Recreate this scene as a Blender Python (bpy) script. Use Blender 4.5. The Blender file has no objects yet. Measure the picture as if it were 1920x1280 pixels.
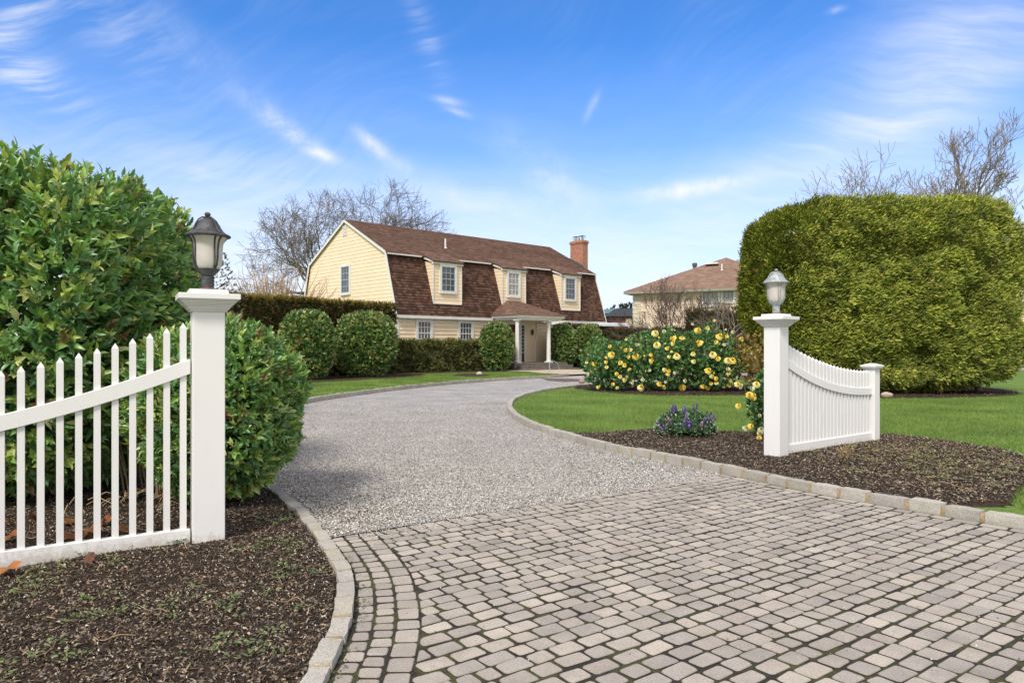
import bpy, bmesh, math, random
import numpy as np
from mathutils import Vector, noise
R = math.radians
random.seed(7); rng = np.random.default_rng(7)
sc = bpy.context.scene

# ------------------------------------------------------------------ camera
cd = bpy.data.cameras.new('camera'); cam = bpy.data.objects.new('camera', cd); sc.collection.objects.link(cam)
cam.location = (0, 0, 1.4); cam.rotation_euler = (R(90), 0, 0)
cd.sensor_width = 36; cd.lens = 25.125; cd.shift_y = 10/1920
cd.clip_start = .05; cd.clip_end = 4000
sc.camera = cam

# ------------------------------------------------------------------ light
SUN_AZ = R(204)      # direction the light comes from, clockwise from +Y (behind the camera, to the left)
SUN_EL = R(48)
sd = bpy.data.lights.new('sun', 'SUN'); so = bpy.data.objects.new('sun', sd); sc.collection.objects.link(so)
sd.energy = 2.4; sd.angle = R(13); sd.color = (1, .93, .82)
to = Vector((math.sin(SUN_AZ)*math.cos(SUN_EL), math.cos(SUN_AZ)*math.cos(SUN_EL), math.sin(SUN_EL)))
so.rotation_euler = to.to_track_quat('Z', 'Y').to_euler(); so.location = (0, 0, 30)
sc.view_settings.view_transform = 'Standard'; sc.view_settings.look = 'None'
sc.view_settings.gamma = 1; sc.view_settings.use_curve_mapping = False
sc.view_settings.exposure = 0.54

# ------------------------------------------------------------------ node helpers
class NT:
    def __init__(s, tree): s.t = tree; s.n = tree.nodes; s.l = tree.links
    def new(s, ty, **kw):
        n = s.n.new(ty)
        for k, v in kw.items(): setattr(n, k, v)
        return n
    def put(s, sock, v):
        if v is None: return
        if isinstance(v, bpy.types.NodeSocket): s.l.new(v, sock)
        elif isinstance(v, tuple) and sock.type == 'RGBA' and len(v) == 3: sock.default_value = v+(1,)
        else: sock.default_value = v
    def math(s, op, a, b=0., c=None, clamp=False):
        n = s.new('ShaderNodeMath', operation=op, use_clamp=clamp)
        s.put(n.inputs[0], a); s.put(n.inputs[1], b)
        if c is not None: s.put(n.inputs[2], c)
        return n.outputs[0]
    def mix(s, f, a, b, mode='MIX'):
        n = s.new('ShaderNodeMixRGB', blend_type=mode); s.put(n.inputs[0], f); s.put(n.inputs[1], a); s.put(n.inputs[2], b)
        return n.outputs[0]
    def noise(s, vec, scale, detail=4, rough=.55, dist=0., out=0):
        n = s.new('ShaderNodeTexNoise'); s.put(n.inputs['Vector'], vec); s.put(n.inputs['Scale'], scale)
        n.inputs['Detail'].default_value = detail; n.inputs['Roughness'].default_value = rough; n.inputs['Distortion'].default_value = dist
        return n.outputs[out]
    def voro(s, vec, scale, feat='F1', out='Color'):
        n = s.new('ShaderNodeTexVoronoi', feature=feat); s.put(n.inputs['Vector'], vec); n.inputs['Scale'].default_value = scale
        return n.outputs[out]
    def ramp(s, f, stops, interp='LINEAR'):
        n = s.new('ShaderNodeValToRGB'); n.color_ramp.interpolation = interp
        e = n.color_ramp.elements
        while len(e) < len(stops): e.new(.5)
        for i, (p, c) in enumerate(stops):
            e[i].position = p; e[i].color = (c, c, c, 1) if isinstance(c, (int, float)) else tuple(c)+(1,)
        s.put(n.inputs[0], f); return n.outputs[0]
    def bump(s, h, st=.3, dist=.01, nrm=None):
        n = s.new('ShaderNodeBump'); n.inputs['Strength'].default_value = st; n.inputs['Distance'].default_value = dist
        s.put(n.inputs['Height'], h); s.put(n.inputs['Normal'], nrm); return n.outputs[0]
    def geo(s): return s.new('ShaderNodeNewGeometry').outputs['Position']
    def obj(s): return s.new('ShaderNodeTexCoord').outputs['Object']
    def uv(s): return s.new('ShaderNodeTexCoord').outputs['UV']
    def attr(s, name): return s.new('ShaderNodeAttribute', attribute_name=name).outputs['Color']
    def scale(s, vec, xyz):
        n = s.new('ShaderNodeMapping'); s.put(n.inputs[0], vec); n.inputs['Scale'].default_value = xyz; return n.outputs[0]

def material(name):
    m = bpy.data.materials.new(name); m.use_nodes = True
    t = NT(m.node_tree); b = t.n['Principled BSDF']
    return m, t, b
def simple(name, col, rough=.6, metal=0, var=.12, scale=6., bump=0., bscale=60., spec=.5):
    """plain colour with slight mottling and optional fine relief"""
    m, t, b = material(name); p = t.obj()
    n = t.noise(p, scale, 5, .6)
    t.put(b.inputs['Base Color'], t.mix(1., col, t.ramp(n, [(.25, 1-var*1.6), (.75, 1+var)]), 'MULTIPLY'))
    b.inputs['Roughness'].default_value = rough; b.inputs['Metallic'].default_value = metal
    b.inputs['Specular IOR Level'].default_value = spec
    if bump: t.put(b.inputs['Normal'], t.bump(t.noise(p, bscale, 4), bump, .006))
    return m
def coloured(name, rough=.6, spec=.4, trans=0., bump=0., bscale=80., speck=0.):
    """colour comes from the 'Col' attribute of each leaf, chip or stone"""
    m, t, b = material(name); c = t.attr('Col')
    if speck:
        c = t.mix(1., c, t.ramp(t.noise(t.obj(), bscale*2, 3, .7), [(.3, 1-speck), (.7, 1+speck)]), 'MULTIPLY')
    t.put(b.inputs['Base Color'], c); b.inputs['Roughness'].default_value = rough; b.inputs['Specular IOR Level'].default_value = spec
    if bump: t.put(b.inputs['Normal'], t.bump(t.noise(t.obj(), bscale, 4), bump, .006))
    if trans:
        tr = t.new('ShaderNodeBsdfTranslucent'); t.put(tr.inputs[0], t.mix(1., c, (1.25, 1.2, .6), 'MULTIPLY'))
        mx = t.new('ShaderNodeMixShader'); mx.inputs[0].default_value = trans
        t.l.new(b.outputs[0], mx.inputs[1]); t.l.new(tr.outputs[0], mx.inputs[2])
        t.l.new(mx.outputs[0], t.n['Material Output'].inputs[0])
    return m

# ------------------------------------------------------------------ world: sky with thin cirrus
w = bpy.data.worlds.new('World'); sc.world = w; w.use_nodes = True
t = NT(w.node_tree)
sky = t.new('ShaderNodeTexSky', sky_type='NISHITA'); sky.sun_disc = False
sky.sun_elevation = SUN_EL; sky.sun_rotation = SUN_AZ; sky.altitude = 300; sky.air_density = 1.0; sky.dust_density = .35; sky.ozone_density = 3.0
D = t.new('ShaderNodeTexCoord').outputs['Generated']
sp = t.new('ShaderNodeSeparateXYZ'); t.put(sp.inputs[0], D); dx, dy, dz = sp.outputs
az = t.math('ARCTAN2', dx, dy); el = t.math('ARCSINE', dz)
cb = t.new('ShaderNodeCombineXYZ'); t.put(cb.inputs[0], az); t.put(cb.inputs[1], el); ae = cb.outputs[0]
warp = t.noise(D, 2.2, 3, .5, out=1)
wv = t.new('ShaderNodeVectorMath', operation='MULTIPLY_ADD'); t.put(wv.inputs[0], warp); wv.inputs[1].default_value = (.22, .22, .22); t.put(wv.inputs[2], ae)
def streak(rot, sx, sy, sc_, det=6):
    m = t.new('ShaderNodeMapping'); t.put(m.inputs[0], wv.outputs[0]); m.inputs['Rotation'].default_value = (0, 0, rot)
    m2 = t.new('ShaderNodeMapping'); t.put(m2.inputs[0], m.outputs[0]); m2.inputs['Scale'].default_value = (sx, sy, 1)
    return t.noise(m2.outputs[0], sc_, det, .62)
def blob(a, e, rot, la, lb, soft=1.):
    """soft-edged oval patch of the sky dome: azimuth, elevation (degrees), turn, half lengths (degrees)"""
    m = t.new('ShaderNodeMapping', vector_type='TEXTURE'); t.put(m.inputs[0], ae)
    m.inputs['Location'].default_value = (R(a), R(e), 0); m.inputs['Rotation'].default_value = (0, 0, R(rot)); m.inputs['Scale'].default_value = (R(la), R(lb), 1)
    q = t.new('ShaderNodeVectorMath', operation='DOT_PRODUCT'); t.put(q.inputs[0], m.outputs[0]); t.put(q.inputs[1], m.outputs[0])
    return t.math('EXPONENT', t.math('MULTIPLY', q.outputs['Value'], -1.*soft))
def addn(*xs):
    r = xs[0]
    for x in xs[1:]: r = t.math('ADD', r, x)
    return r
fine = t.ramp(streak(R(22), 1.8, 14., 3.4, 14), [(.40, 0.), (.66, 1.)])
fine2 = t.ramp(streak(R(-32), 1.9, 14., 4.2, 14), [(.42, 0.), (.66, 1.)])
fine3 = t.ramp(streak(R(5), 1.6, 12., 3.2, 14), [(.40, 0.), (.68, 1.)])
puff = t.ramp(t.noise(wv.outputs[0], 14, 10, .65), [(.40, 0.), (.66, 1.)])
veil = t.ramp(streak(R(20), 1., 3.0, 1.8, 9), [(.36, 0.), (.76, 1.)])
patch = t.ramp(t.noise(D, 2.6, 4, .55), [(.42, 0.), (.68, 1.)])
w1 = t.math('MULTIPLY', addn(blob(-34.2, 17.5, -20, 3.4, 1.3), blob(-34.7, 20.6, 48, 2.6, 1.1), t.math('MULTIPLY', blob(-29, 21.5, -30, 5, 2.), .4)), t.math('MULTIPLY_ADD', fine2, .85, .08))
w2 = t.math('MULTIPLY', addn(blob(-17.4, 16.2, -30, 2.7, .62), blob(-15.2, 14.6, -18, 1.6, .45), blob(-11.2, 15.7, -34, 1.5, .5), t.math('MULTIPLY', addn(blob(-8.5, 14.0, -24, 3.6, .7), t.math('MULTIPLY', blob(-22, 19.5, -38, 7, 1.3), .5), blob(-23.8, 12.6, -5, .8, .35)), .45)), t.math('MULTIPLY_ADD', puff, .75, .2))
w3 = t.math('MULTIPLY', addn(blob(12.6, 11.9, 2, 3.6, .62), blob(16.5, 12.4, 4, 2.4, .5), t.math('MULTIPLY', addn(blob(3.2, 13.2, -38, 5.0, 1.5), blob(-3., 11.5, -10, 6, 1.2), blob(6.4, 18.5, 60, 1.1, .30), blob(-5.1, 18.9, -8, 1.2, .28), blob(-4.4, 18.1, -14, 1.0, .25), blob(24.3, 23.2, 4, .6, .22)), .62)), t.math('MULTIPLY_ADD', puff, .7, .25))
w4 = t.math('MULTIPLY', addn(blob(25, 14.2, 20, 13, 2.6), blob(32, 20.5, 38, 8, 4.5)), t.math('MULTIPLY_ADD', fine, .45, .38))
w5 = t.math('MULTIPLY', addn(blob(-6.8, 23.2, -66, 4, .9), blob(-20, 12, -8, 12, 2.5), t.math('MULTIPLY', patch, .35)), t.math('MULTIPLY_ADD', fine2, .6, .12))
low = t.ramp(el, [(0., 1.), (.10, .95), (.18, .60), (.27, .18), (.40, 0.)])
low = t.math('MULTIPLY', low, t.math('MULTIPLY_ADD', t.math('MULTIPLY', addn(veil, fine3), .5), .40, .70))
cl = t.math('ADD', t.math('MULTIPLY', w1, .72), t.math('MULTIPLY', w2, .85))
cl = addn(cl, t.math('MULTIPLY', w3, .80), t.math('MULTIPLY', w4, .58), t.math('MULTIPLY', w5, .36))
cl = t.math('SUBTRACT', 1., t.math('MULTIPLY', t.math('SUBTRACT', 1., cl, clamp=True), t.math('SUBTRACT', 1., low, clamp=True)), clamp=True)
blue = t.mix(1., sky.outputs[0], (.40, .86, 1.36), 'MULTIPLY')
col = t.mix(cl, blue, (6.0, 6.15, 6.5))
# unseen warm-white cloud added overhead and behind the camera to soften and neutralise light
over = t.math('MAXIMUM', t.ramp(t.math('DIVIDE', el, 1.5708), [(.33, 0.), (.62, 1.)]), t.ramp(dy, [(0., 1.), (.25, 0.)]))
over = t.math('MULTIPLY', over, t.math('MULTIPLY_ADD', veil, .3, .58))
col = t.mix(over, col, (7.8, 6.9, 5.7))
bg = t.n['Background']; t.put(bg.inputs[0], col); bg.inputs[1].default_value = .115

# ------------------------------------------------------------------ object helpers
C = sc.collection
ORG = {}
def tag(o, label=None, cat=None, group=None, kind=None):
    for k, v in (('label', label), ('category', cat), ('group', group), ('kind', kind)):
        if v: o[k] = v
    return o
def thing(name, loc, label, cat, group=None, rz=0.):
    o = bpy.data.objects.new(name, None); C.objects.link(o); o.location = loc; o.rotation_euler = (0, 0, rz)
    o.empty_display_size = .2; ORG[o.name] = Vector(loc)
    return tag(o, label, cat, group)
def link(name, me, mat, parent=None, smooth=False):
    o = bpy.data.objects.new(name, me); C.objects.link(o)
    for m in (mat if isinstance(mat, (list, tuple)) else [mat]): me.materials.append(m)
    if parent is not None: o.parent = parent; ORG[o.name] = ORG[parent.name]
    if smooth: me.polygons.foreach_set('use_smooth', np.ones(len(me.polygons), bool))
    me.update(); return o
class MB:
    """collects faces; build() makes one mesh object (vertices in world metres when the parent stands unrotated)"""
    def __init__(s): s.v = []; s.f = []; s.u = []; s.m = []; s.c = []
    def face(s, pts, uv=None, mi=0, col=None):
        i = len(s.v); s.v += [tuple(p) for p in pts]; s.f.append(tuple(range(i, i+len(pts))))
        s.u.append(uv or [(0, 0)]*len(pts)); s.m.append(mi); s.c.append((1, 1, 1) if col is None else tuple(col))
    def hexa(s, a, b, mi=0, col=None):
        """a, b: two matching loops of points joined into a closed solid"""
        n = len(a); s.face(a[::-1], mi=mi, col=col); s.face(b, mi=mi, col=col)
        for i in range(n):
            j = (i+1) % n; s.face([a[i], a[j], b[j], b[i]], mi=mi, col=col)
    def box(s, c, size, ax=(1, 0), mi=0, col=None, top=None):
        """box centred at c; ax is the ground direction of its first side; top shrinks the upper face"""
        hx, hy, hz = size[0]/2, size[1]/2, size[2]/2; ux, uy = ax
        def ring(z, k): return [(c[0]+ux*x*k-uy*y*k, c[1]+uy*x*k+ux*y*k, c[2]+z) for x, y in ((-hx, -hy), (hx, -hy), (hx, hy), (-hx, hy))]
        s.hexa(ring(-hz, 1), ring(hz, top or 1), mi, col)
    def lathe(s, c, prof, n=20, mi=0):
        rings = [[(c[0]+r*math.cos(2*math.pi*k/n), c[1]+r*math.sin(2*math.pi*k/n), c[2]+z) for k in range(n)] for r, z in prof]
        for a, b in zip(rings, rings[1:]):
            for k in range(n):
                j = (k+1) % n; s.face([a[k], a[j], b[j], b[k]], mi=mi)
        s.face(rings[0][::-1], mi=mi); s.face(rings[-1], mi=mi)
    def tube(s, pts, rad, n=6, mi=0, col=None):
        pts = [Vector(p) for p in pts]; rings = []; up = Vector((.31, .17, .93))
        for i, p in enumerate(pts):
            d = (pts[min(i+1, len(pts)-1)]-pts[max(i-1, 0)]).normalized()
            x = d.cross(up); x = x.normalized() if x.length > 1e-4 else d.cross(Vector((1, 0, 0))).normalized()
            y = d.cross(x); r = rad[i] if isinstance(rad, (list, tuple)) else rad
            rings.append([p+x*(r*math.cos(2*math.pi*k/n))+y*(r*math.sin(2*math.pi*k/n)) for k in range(n)])
        for a, b in zip(rings, rings[1:]):
            for k in range(n):
                j = (k+1) % n; s.face([a[k], a[j], b[j], b[k]], mi=mi, col=col)
        s.face(rings[0][::-1], mi=mi, col=col); s.face(rings[-1], mi=mi, col=col)
    def build(s, name, mat, parent=None, smooth=False, weld=True, bevel=0., local=False):
        me = bpy.data.meshes.new(name)
        o0 = Vector((0, 0, 0)) if (parent is None or local) else ORG[parent.name]
        me.from_pydata([(x-o0.x, y-o0.y, z-o0.z) for x, y, z in s.v], [], s.f)
        uv = me.uv_layers.new(name='UVMap'); uv.data.foreach_set('uv', np.array([c for f in s.u for c in f], float).ravel())
        me.polygons.foreach_set('material_index', s.m)
        ca = me.color_attributes.new('Col', 'FLOAT_COLOR', 'CORNER')
        ca.data.foreach_set('color', np.array([tuple(c)+(1,) for c, f in zip(s.c, s.f) for _ in f], float).ravel())
        if weld or bevel:
            bm = bmesh.new(); bm.from_mesh(me); bmesh.ops.remove_doubles(bm, verts=bm.verts, dist=1e-5)
            bmesh.ops.recalc_face_normals(bm, faces=bm.faces)
            if bevel: bmesh.ops.bevel(bm, geom=[e for e in bm.edges if e.is_manifold and e.calc_face_angle(0) > .5], offset=bevel, segments=2, profile=.6, affect='EDGES')
            bm.to_mesh(me); bm.free()
        o = link(name, me, mat, parent, smooth)
        if smooth:
            try: me.set_sharp_from_angle(angle=R(40))
            except Exception: pass
        return o
def np_mesh(name, V, F, mat, parent=None, col=None, smooth=False):
    """mass mesh: V (n,3), F (m,k) of one size, col (n,3) per vertex"""
    V = np.asarray(V, float).reshape(-1, 3); F = np.asarray(F, int)
    if parent is not None: V = V-np.array(ORG[parent.name])
    me = bpy.data.meshes.new(name); m, k = F.shape
    me.vertices.add(len(V)); me.vertices.foreach_set('co', V.ravel())
    me.loops.add(m*k); me.loops.foreach_set('vertex_index', F.ravel().astype(np.int32))
    me.polygons.add(m); me.polygons.foreach_set('loop_start', (np.arange(m)*k).astype(np.int32))
    try: me.polygons.foreach_set('loop_total', np.full(m, k, np.int32))
    except Exception: pass
    if col is not None:
        ca = me.color_attributes.new('Col', 'FLOAT_COLOR', 'POINT')
        ca.data.foreach_set('color', np.concatenate([np.clip(col, 0, 1), np.ones((len(V), 1))], 1).ravel())
    me.update(calc_edges=True)
    return link(name, me, mat, parent, smooth)
def nrm(a): return a/np.maximum(np.linalg.norm(a, axis=-1, keepdims=True), 1e-9)
def children(o): return [c for c in o.children]
def copy_tree(o, parent=None):
    c = o.copy(); C.objects.link(c)
    if parent is not None: c.parent = parent; c.matrix_parent_inverse = o.matrix_parent_inverse
    for ch in children(o): copy_tree(ch, c)
    return c
def inside(pts, poly):
    x, y = pts[:, 0], pts[:, 1]; r = np.zeros(len(pts), bool); P = np.asarray(poly, float); Q = np.roll(P, -1, 0)
    for (x1, y1), (x2, y2) in zip(P, Q):
        r ^= ((y1 > y) != (y2 > y)) & (x < (x2-x1)*(y-y1)/((y2-y1) if y2 != y1 else 1e-9)+x1)
    return r
def chaikin(p, n=2, closed=False):
    p = [tuple(q) for q in p]
    for _ in range(n):
        o = [] if closed else [p[0]]
        rngi = range(len(p)) if closed else range(len(p)-1)
        for i in rngi:
            a, b = np.array(p[i]), np.array(p[(i+1) % len(p)]); o += [tuple(.75*a+.25*b), tuple(.25*a+.75*b)]
        if not closed: o.append(p[-1])
        p = o
    return p
def resample(p, step):
    p = np.array(p); d = np.r_[0, np.cumsum(np.linalg.norm(np.diff(p, axis=0), axis=1))]
    n = max(2, int(round(d[-1]/step))+1); q = np.linspace(0, d[-1], n)
    return np.c_[np.interp(q, d, p[:, 0]), np.interp(q, d, p[:, 1])]
def offset(p, dist):
    p = np.array(p); g = np.gradient(p, axis=0); g = nrm(g); return p+np.c_[g[:, 1], -g[:, 0]]*dist   # to the right of travel
def sheet(name, poly, z, mat):
    bm = bmesh.new(); bm.faces.new([bm.verts.new((x, y, z)) for x, y in poly]); bm.normal_update()
    bmesh.ops.triangulate(bm, faces=bm.faces[:]); bmesh.ops.recalc_face_normals(bm, faces=bm.faces)
    for f in bm.faces:
        if f.normal.z < 0: f.normal_flip()
    me = bpy.data.meshes.new(name); bm.to_mesh(me); bm.free(); return tag(link(name, me, mat), kind='structure')

# ------------------------------------------------------------------ materials of the setting
def grass_mat():
    m, t, b = material('lawn_grass'); p = t.geo()
    big = t.noise(p, .35, 4); mid = t.noise(p, 2.2, 4); fin = t.noise(t.scale(p, (1, 1, 1)), 55, 3, .7)
    c = t.mix(t.ramp(big, [(.35, 0.), (.65, 1.)]), (.115, .205, .038), (.15, .25, .045))
    c = t.mix(t.ramp(mid, [(.50, 0.), (.75, .75)]), c, (.24, .29, .06))
    c = t.mix(1., c, t.ramp(fin, [(.25, .45), (.75, 1.5)]), 'MULTIPLY')
    t.put(b.inputs['Base Color'], c); b.inputs['Roughness'].default_value = .8; b.inputs['Specular IOR Level'].default_value = .2
    t.put(b.inputs['Normal'], t.bump(fin, .8, .03)); return m
def gravel_mat():
    m, t, b = material('gravel'); p = t.geo()
    v = t.voro(p, 75); d = t.voro(p, 75, out='Distance')
    g = t.new('ShaderNodeSeparateColor'); t.put(g.inputs[0], v)
    c = t.ramp(g.outputs[0], [(0., (.15, .15, .145)), (.22, (.32, .315, .31)), (.5, (.49, .485, .475)), (.8, (.64, .635, .625)), (1., (.76, .755, .75))])
    c = t.mix(t.ramp(g.outputs[1], [(.82, 0.), (.9, .5)]), c, (.30, .21, .13))
    c = t.mix(1., c, t.ramp(t.noise(p, 1.1, 5), [(.3, .80), (.7, 1.12)]), 'MULTIPLY')
    c = t.mix(t.ramp(t.noise(p, .9, 5, .6), [(.60, 0.), (.78, .35)]), c, (.20, .17, .11))
    t.put(b.inputs['Base Color'], c); b.inputs['Roughness'].default_value = .9; b.inputs['Specular IOR Level'].default_value = .2
    t.put(b.inputs['Normal'], t.bump(d, 1., -.02)); return m
def mulch_mat():
    m, t, b = material('mulch'); p = t.geo()
    n = t.noise(p, 45, 5, .7); n2 = t.noise(p, 3, 4)
    c = t.ramp(n, [(.3, (.022, .016, .012)), (.55, (.065, .047, .035)), (.75, (.15, .11, .078))])
    c = t.mix(t.ramp(n2, [(.5, 0.), (.75, .5)]), c, (.05, .035, .022))
    t.put(b.inputs['Base Color'], c); b.inputs['Roughness'].default_value = .95; b.inputs['Specular IOR Level'].default_value = .15
    t.put(b.inputs['Normal'], t.bump(n, 1., .03)); return m
def joint_mat():
    m, t, b = material('paver_joint_soil'); p = t.geo()
    c = t.mix(t.ramp(t.noise(p, 4.5, 5, .65), [(.44, 0.), (.60, 1.)]), (.024, .020, .015), (.058, .060, .017))
    t.put(b.inputs['Base Color'], t.mix(1., c, t.ramp(t.noise(p, 120, 3), [(.3, .5), (.7, 1.5)]), 'MULTIPLY'))
    b.inputs['Roughness'].default_value = .95; t.put(b.inputs['Normal'], t.bump(t.noise(p, 90, 4), .8, .01)); return m
def paver_mat():
    m, t, b = material('concrete_paver'); p = t.geo(); c = t.attr('Col')
    sp_ = t.noise(p, 190, 3, .75); st = t.noise(p, 3.5, 5, .6)
    c = t.mix(1., c, t.ramp(sp_, [(.28, .60), (.5, 1.), (.75, 1.38)]), 'MULTIPLY')
    c = t.mix(1., c, t.ramp(st, [(.3, .84), (.7, 1.10)]), 'MULTIPLY')
    c = t.mix(t.ramp(t.noise(p, 14, 5, .7), [(.64, 0.), (.8, .45)]), c, (.16, .12, .08)); c = t.mix(t.ramp(t.noise(t.scale(p, (1, 1.6, 1)), 1.3, 6, .62), [(.55, 0.), (.75, .38)]), c, (.15, .135, .12))
    t.put(b.inputs['Base Color'], c); b.inputs['Roughness'].default_value = .88; b.inputs['Specular IOR Level'].default_value = .25
    t.put(b.inputs['Normal'], t.bump(sp_, .5, .004, None)); return m
def granite_mat():
    m, t, b = material('granite_block'); p = t.geo(); c = t.attr('Col')
    s1 = t.noise(p, 130, 3, .75); s2 = t.noise(p, 24, 5, .65)
    c = t.mix(1., c, t.ramp(s1, [(.3, .55), (.55, 1.), (.75, 1.3)]), 'MULTIPLY')
    c = t.mix(t.ramp(s2, [(.52, 0.), (.75, .45)]), c, (.27, .25, .18))
    t.put(b.inputs['Base Color'], c); b.inputs['Roughness'].default_value = .85
    t.put(b.inputs['Normal'], t.bump(s2, .7, .012, t.bump(s1, .4, .004))); return m
M_grass = grass_mat(); M_gravel = gravel_mat(); M_mulch = mulch_mat(); M_joint = joint_mat(); M_paver = paver_mat(); M_granite = granite_mat()
M_mortar = simple('kerb_mortar', (.40, .30, .18), .9, var=.35, scale=14, bump=.6)
M_concrete = simple('path_concrete', (.50, .43, .33), .9, var=.2, scale=1.2, bump=.3, bscale=40)
M_mat_dark = simple('brown_paving', (.13, .095, .075), .9, var=.25, scale=2.5, bump=.3)
M_leaf = coloured('leaf', .30, .6, .22)
M_leaf_dull = coloured('needle_foliage', .65, .3, .15)
M_blade = coloured('grass_blade', .6, .3, .25)
M_chip = coloured('mulch_chip', .85, .2, 0)
M_stone = coloured('gravel_stone', .85, .3, 0, bump=.4, bscale=120)
M_bark = simple('bark', (.175, .145, .118), .9, var=.4, scale=9, bump=.6, bscale=40)
M_bark_pale = simple('pale_bark', (.25, .21, .165), .9, var=.35, scale=8, bump=.5)
M_bark_dark = simple('dark_twig_bark', (.105, .075, .062), .9, var=.35, scale=8)
M_petal = coloured('rose_petal', .6, .3, .3)

# ------------------------------------------------------------------ ground plan (metres, camera at the origin looking along +Y)
kerbL = chaikin([(-.74, 1.6), (-.75, 2.4), (-.77, 2.98), (-.78, 3.3), (-.81, 3.62), (-.87, 3.95), (-.97, 4.36), (-1.16, 4.81), (-1.33, 5.18), (-1.56, 5.68), (-1.8, 6.15), (-2.02, 6.51), (-2.3, 6.98), (-3.0, 8.2), (-3.9, 10.2), (-4.7, 12.6), (-5.1, 15), (-5.12, 17.5), (-4.85, 19.2), (-4.18, 21.7), (-2.99, 25.1), (-1.27, 28.5), (.93, 31.4), (2.3, 33.0), (2.75, 34.3)], 2)
kerbR = chaikin([(7.6, 1.2), (6.2, 2.8), (5.1, 4.1), (3.93, 5.42), (3.43, 6.08), (2.94, 6.72), (2.6, 7.33), (2.26, 7.98), (1.86, 8.74), (1.29, 9.57), (.94, 10.45), (.6, 11.45), (.28, 12.5), (.05, 13.7), (-.09, 15.13), (-.12, 16.75), (-.02, 18.4), (.26, 20.0), (.81, 21.85), (1.5, 23.4), (2.3, 24.9), (4.2, 27.3), (8, 30.2), (14, 33.4), (24, 38.6), (33, 43.4), (60, 56)], 2)
rear_edge = [(60, 62), (33, 47.6), (24, 43.4), (14, 39.2), (8.5, 37.4), (5.2, 36.6), (2.75, 34.3)]
BORD_A, BORD_B = np.array((-1.25, 5.24)), np.array((2.16, 7.72))      # where gravel meets the pavers
bd = nrm(BORD_B-BORD_A); bn = np.array((-bd[1], bd[0]))               # along the joint; towards the house
tag(sheet('ground', [(-900, -300), (900, -300), (900, 1500), (-900, 1500)], -.04, M_grass), kind='structure')
drive_poly = [tuple(p) for p in kerbL if p[1] > 5.23] + rear_edge[::-1][1:] + [tuple(p) for p in kerbR[::-1] if p[1] > 7.8] + [tuple(BORD_B+bd*.1)]
sheet('gravel_driveway', drive_poly, -.006, M_gravel)
lawn_island = [p for p in kerbR if p[1] > 5.3]
island = [tuple(p) for p in offset(np.array(lawn_island), .06)] + [(60, 20), (30, 0), (9, 2.5)]
sheet('lawn', island, .028, M_grass)
lr = [p for p in kerbL if p[1] > 12]
sheet('lawn', [tuple(p) for p in offset(np.array(lr), -.06)] + [(3.2, 37.5), (5, 42), (7, 60), (-40, 60), (-40, 12)], .03, M_grass)
sheet('path', [(-.9, 40.4), (.9, 38.6), (1.6, 36.0), (2.9, 34.6), (5.0, 36.9), (8, 38.4), (9.5, 40.2), (4.6, 42.2), (1.9, 42.6), (.4, 41.9)], .062, M_concrete)
sheet('path', [(1.3, 31.7), (2.5, 31.5), (3.6, 30.4), (3.2, 29.4), (2.1, 28.6), (1.5, 29.6)], .004, M_mat_dark)

# raised beds of mulch, gently mounded
def bed(name, poly, z0, amp, step, seed=0.):
    P = np.array(poly); lo, hi = P.min(0), P.max(0); xs = np.arange(lo[0]-step, hi[0]+step, step); ys = np.arange(lo[1]-step, hi[1]+step, step)
    gx, gy = np.meshgrid(xs, ys, indexing='ij'); pts = np.c_[gx.ravel(), gy.ravel()]; ok = inside(pts, poly).reshape(gx.shape)
    vid = -np.ones(gx.shape, int); V = []; 
    for i in range(gx.shape[0]):
        for j in range(gx.shape[1]):
            if ok[max(i-1, 0):i+2, max(j-1, 0):j+2].any():
                vid[i, j] = len(V); V.append((gx[i, j], gy[i, j], bedz(gx[i, j], gy[i, j], z0, amp) if ok[i, j] else z0-.03))
    F = [(vid[i, j], vid[i+1, j], vid[i+1, j+1], vid[i, j+1]) for i in range(gx.shape[0]-1) for j in range(gx.shape[1]-1) if min(vid[i, j], vid[i+1, j], vid[i+1, j+1], vid[i, j+1]) >= 0]
    return tag(np_mesh(name, V, F, M_mulch, smooth=True), kind='structure')
def bedz(x, y, z0, amp): return z0+amp*(noise.noise((x*1.1, y*1.1, 3))*.6+noise.noise((x*4, y*4, 7))*.35+noise.noise((x*14, y*14, 1))*.22)
kl_near = [p for p in kerbL if p[1] < 8.3]
bedL = [tuple(p) for p in offset(np.array(kl_near), -.10)] + [(-4.5, 9.2), (-9, 9.2), (-9, 1.6)]
bed('mulch_bed', bedL, .022, .03, .06)
kr_mid = [p for p in kerbR if 5.9 < p[1] < 11.2]
bedR = [tuple(p) for p in offset(np.array(kr_mid), .10)] + [(1.5, 11.3), (2.0, 11.65), (2.7, 11.75), (3.7, 11.35), (4.8, 11.3), (5.85, 11.0), (6.3, 10.3), (6.45, 9.3), (6.3, 8.5), (5.5, 7.5), (4.75, 6.75), (4.3, 6.2)]
bed('mulch_bed', bedR, .058, .025, .06)
bedRose = chaikin([(1.9, 24.1), (2.5, 22.0), (3.4, 20.7), (4.4, 20.1), (6.0, 20.0), (7.4, 20.4), (8.0, 22), (7.2, 24.5), (4.5, 26), (2.6, 25.4)], 2, True)
bed('mulch_bed', bedRose, .055, .03, .2)
bedHedge = chaikin([(6.6, 21.2), (7.4, 19.7), (9.5, 19.0), (12, 19.2), (14.3, 20.2), (15.6, 22), (15.6, 25), (11, 26), (7, 25)], 2, True)
bed('mulch_bed', bedHedge, .055, .03, .2)
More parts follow.
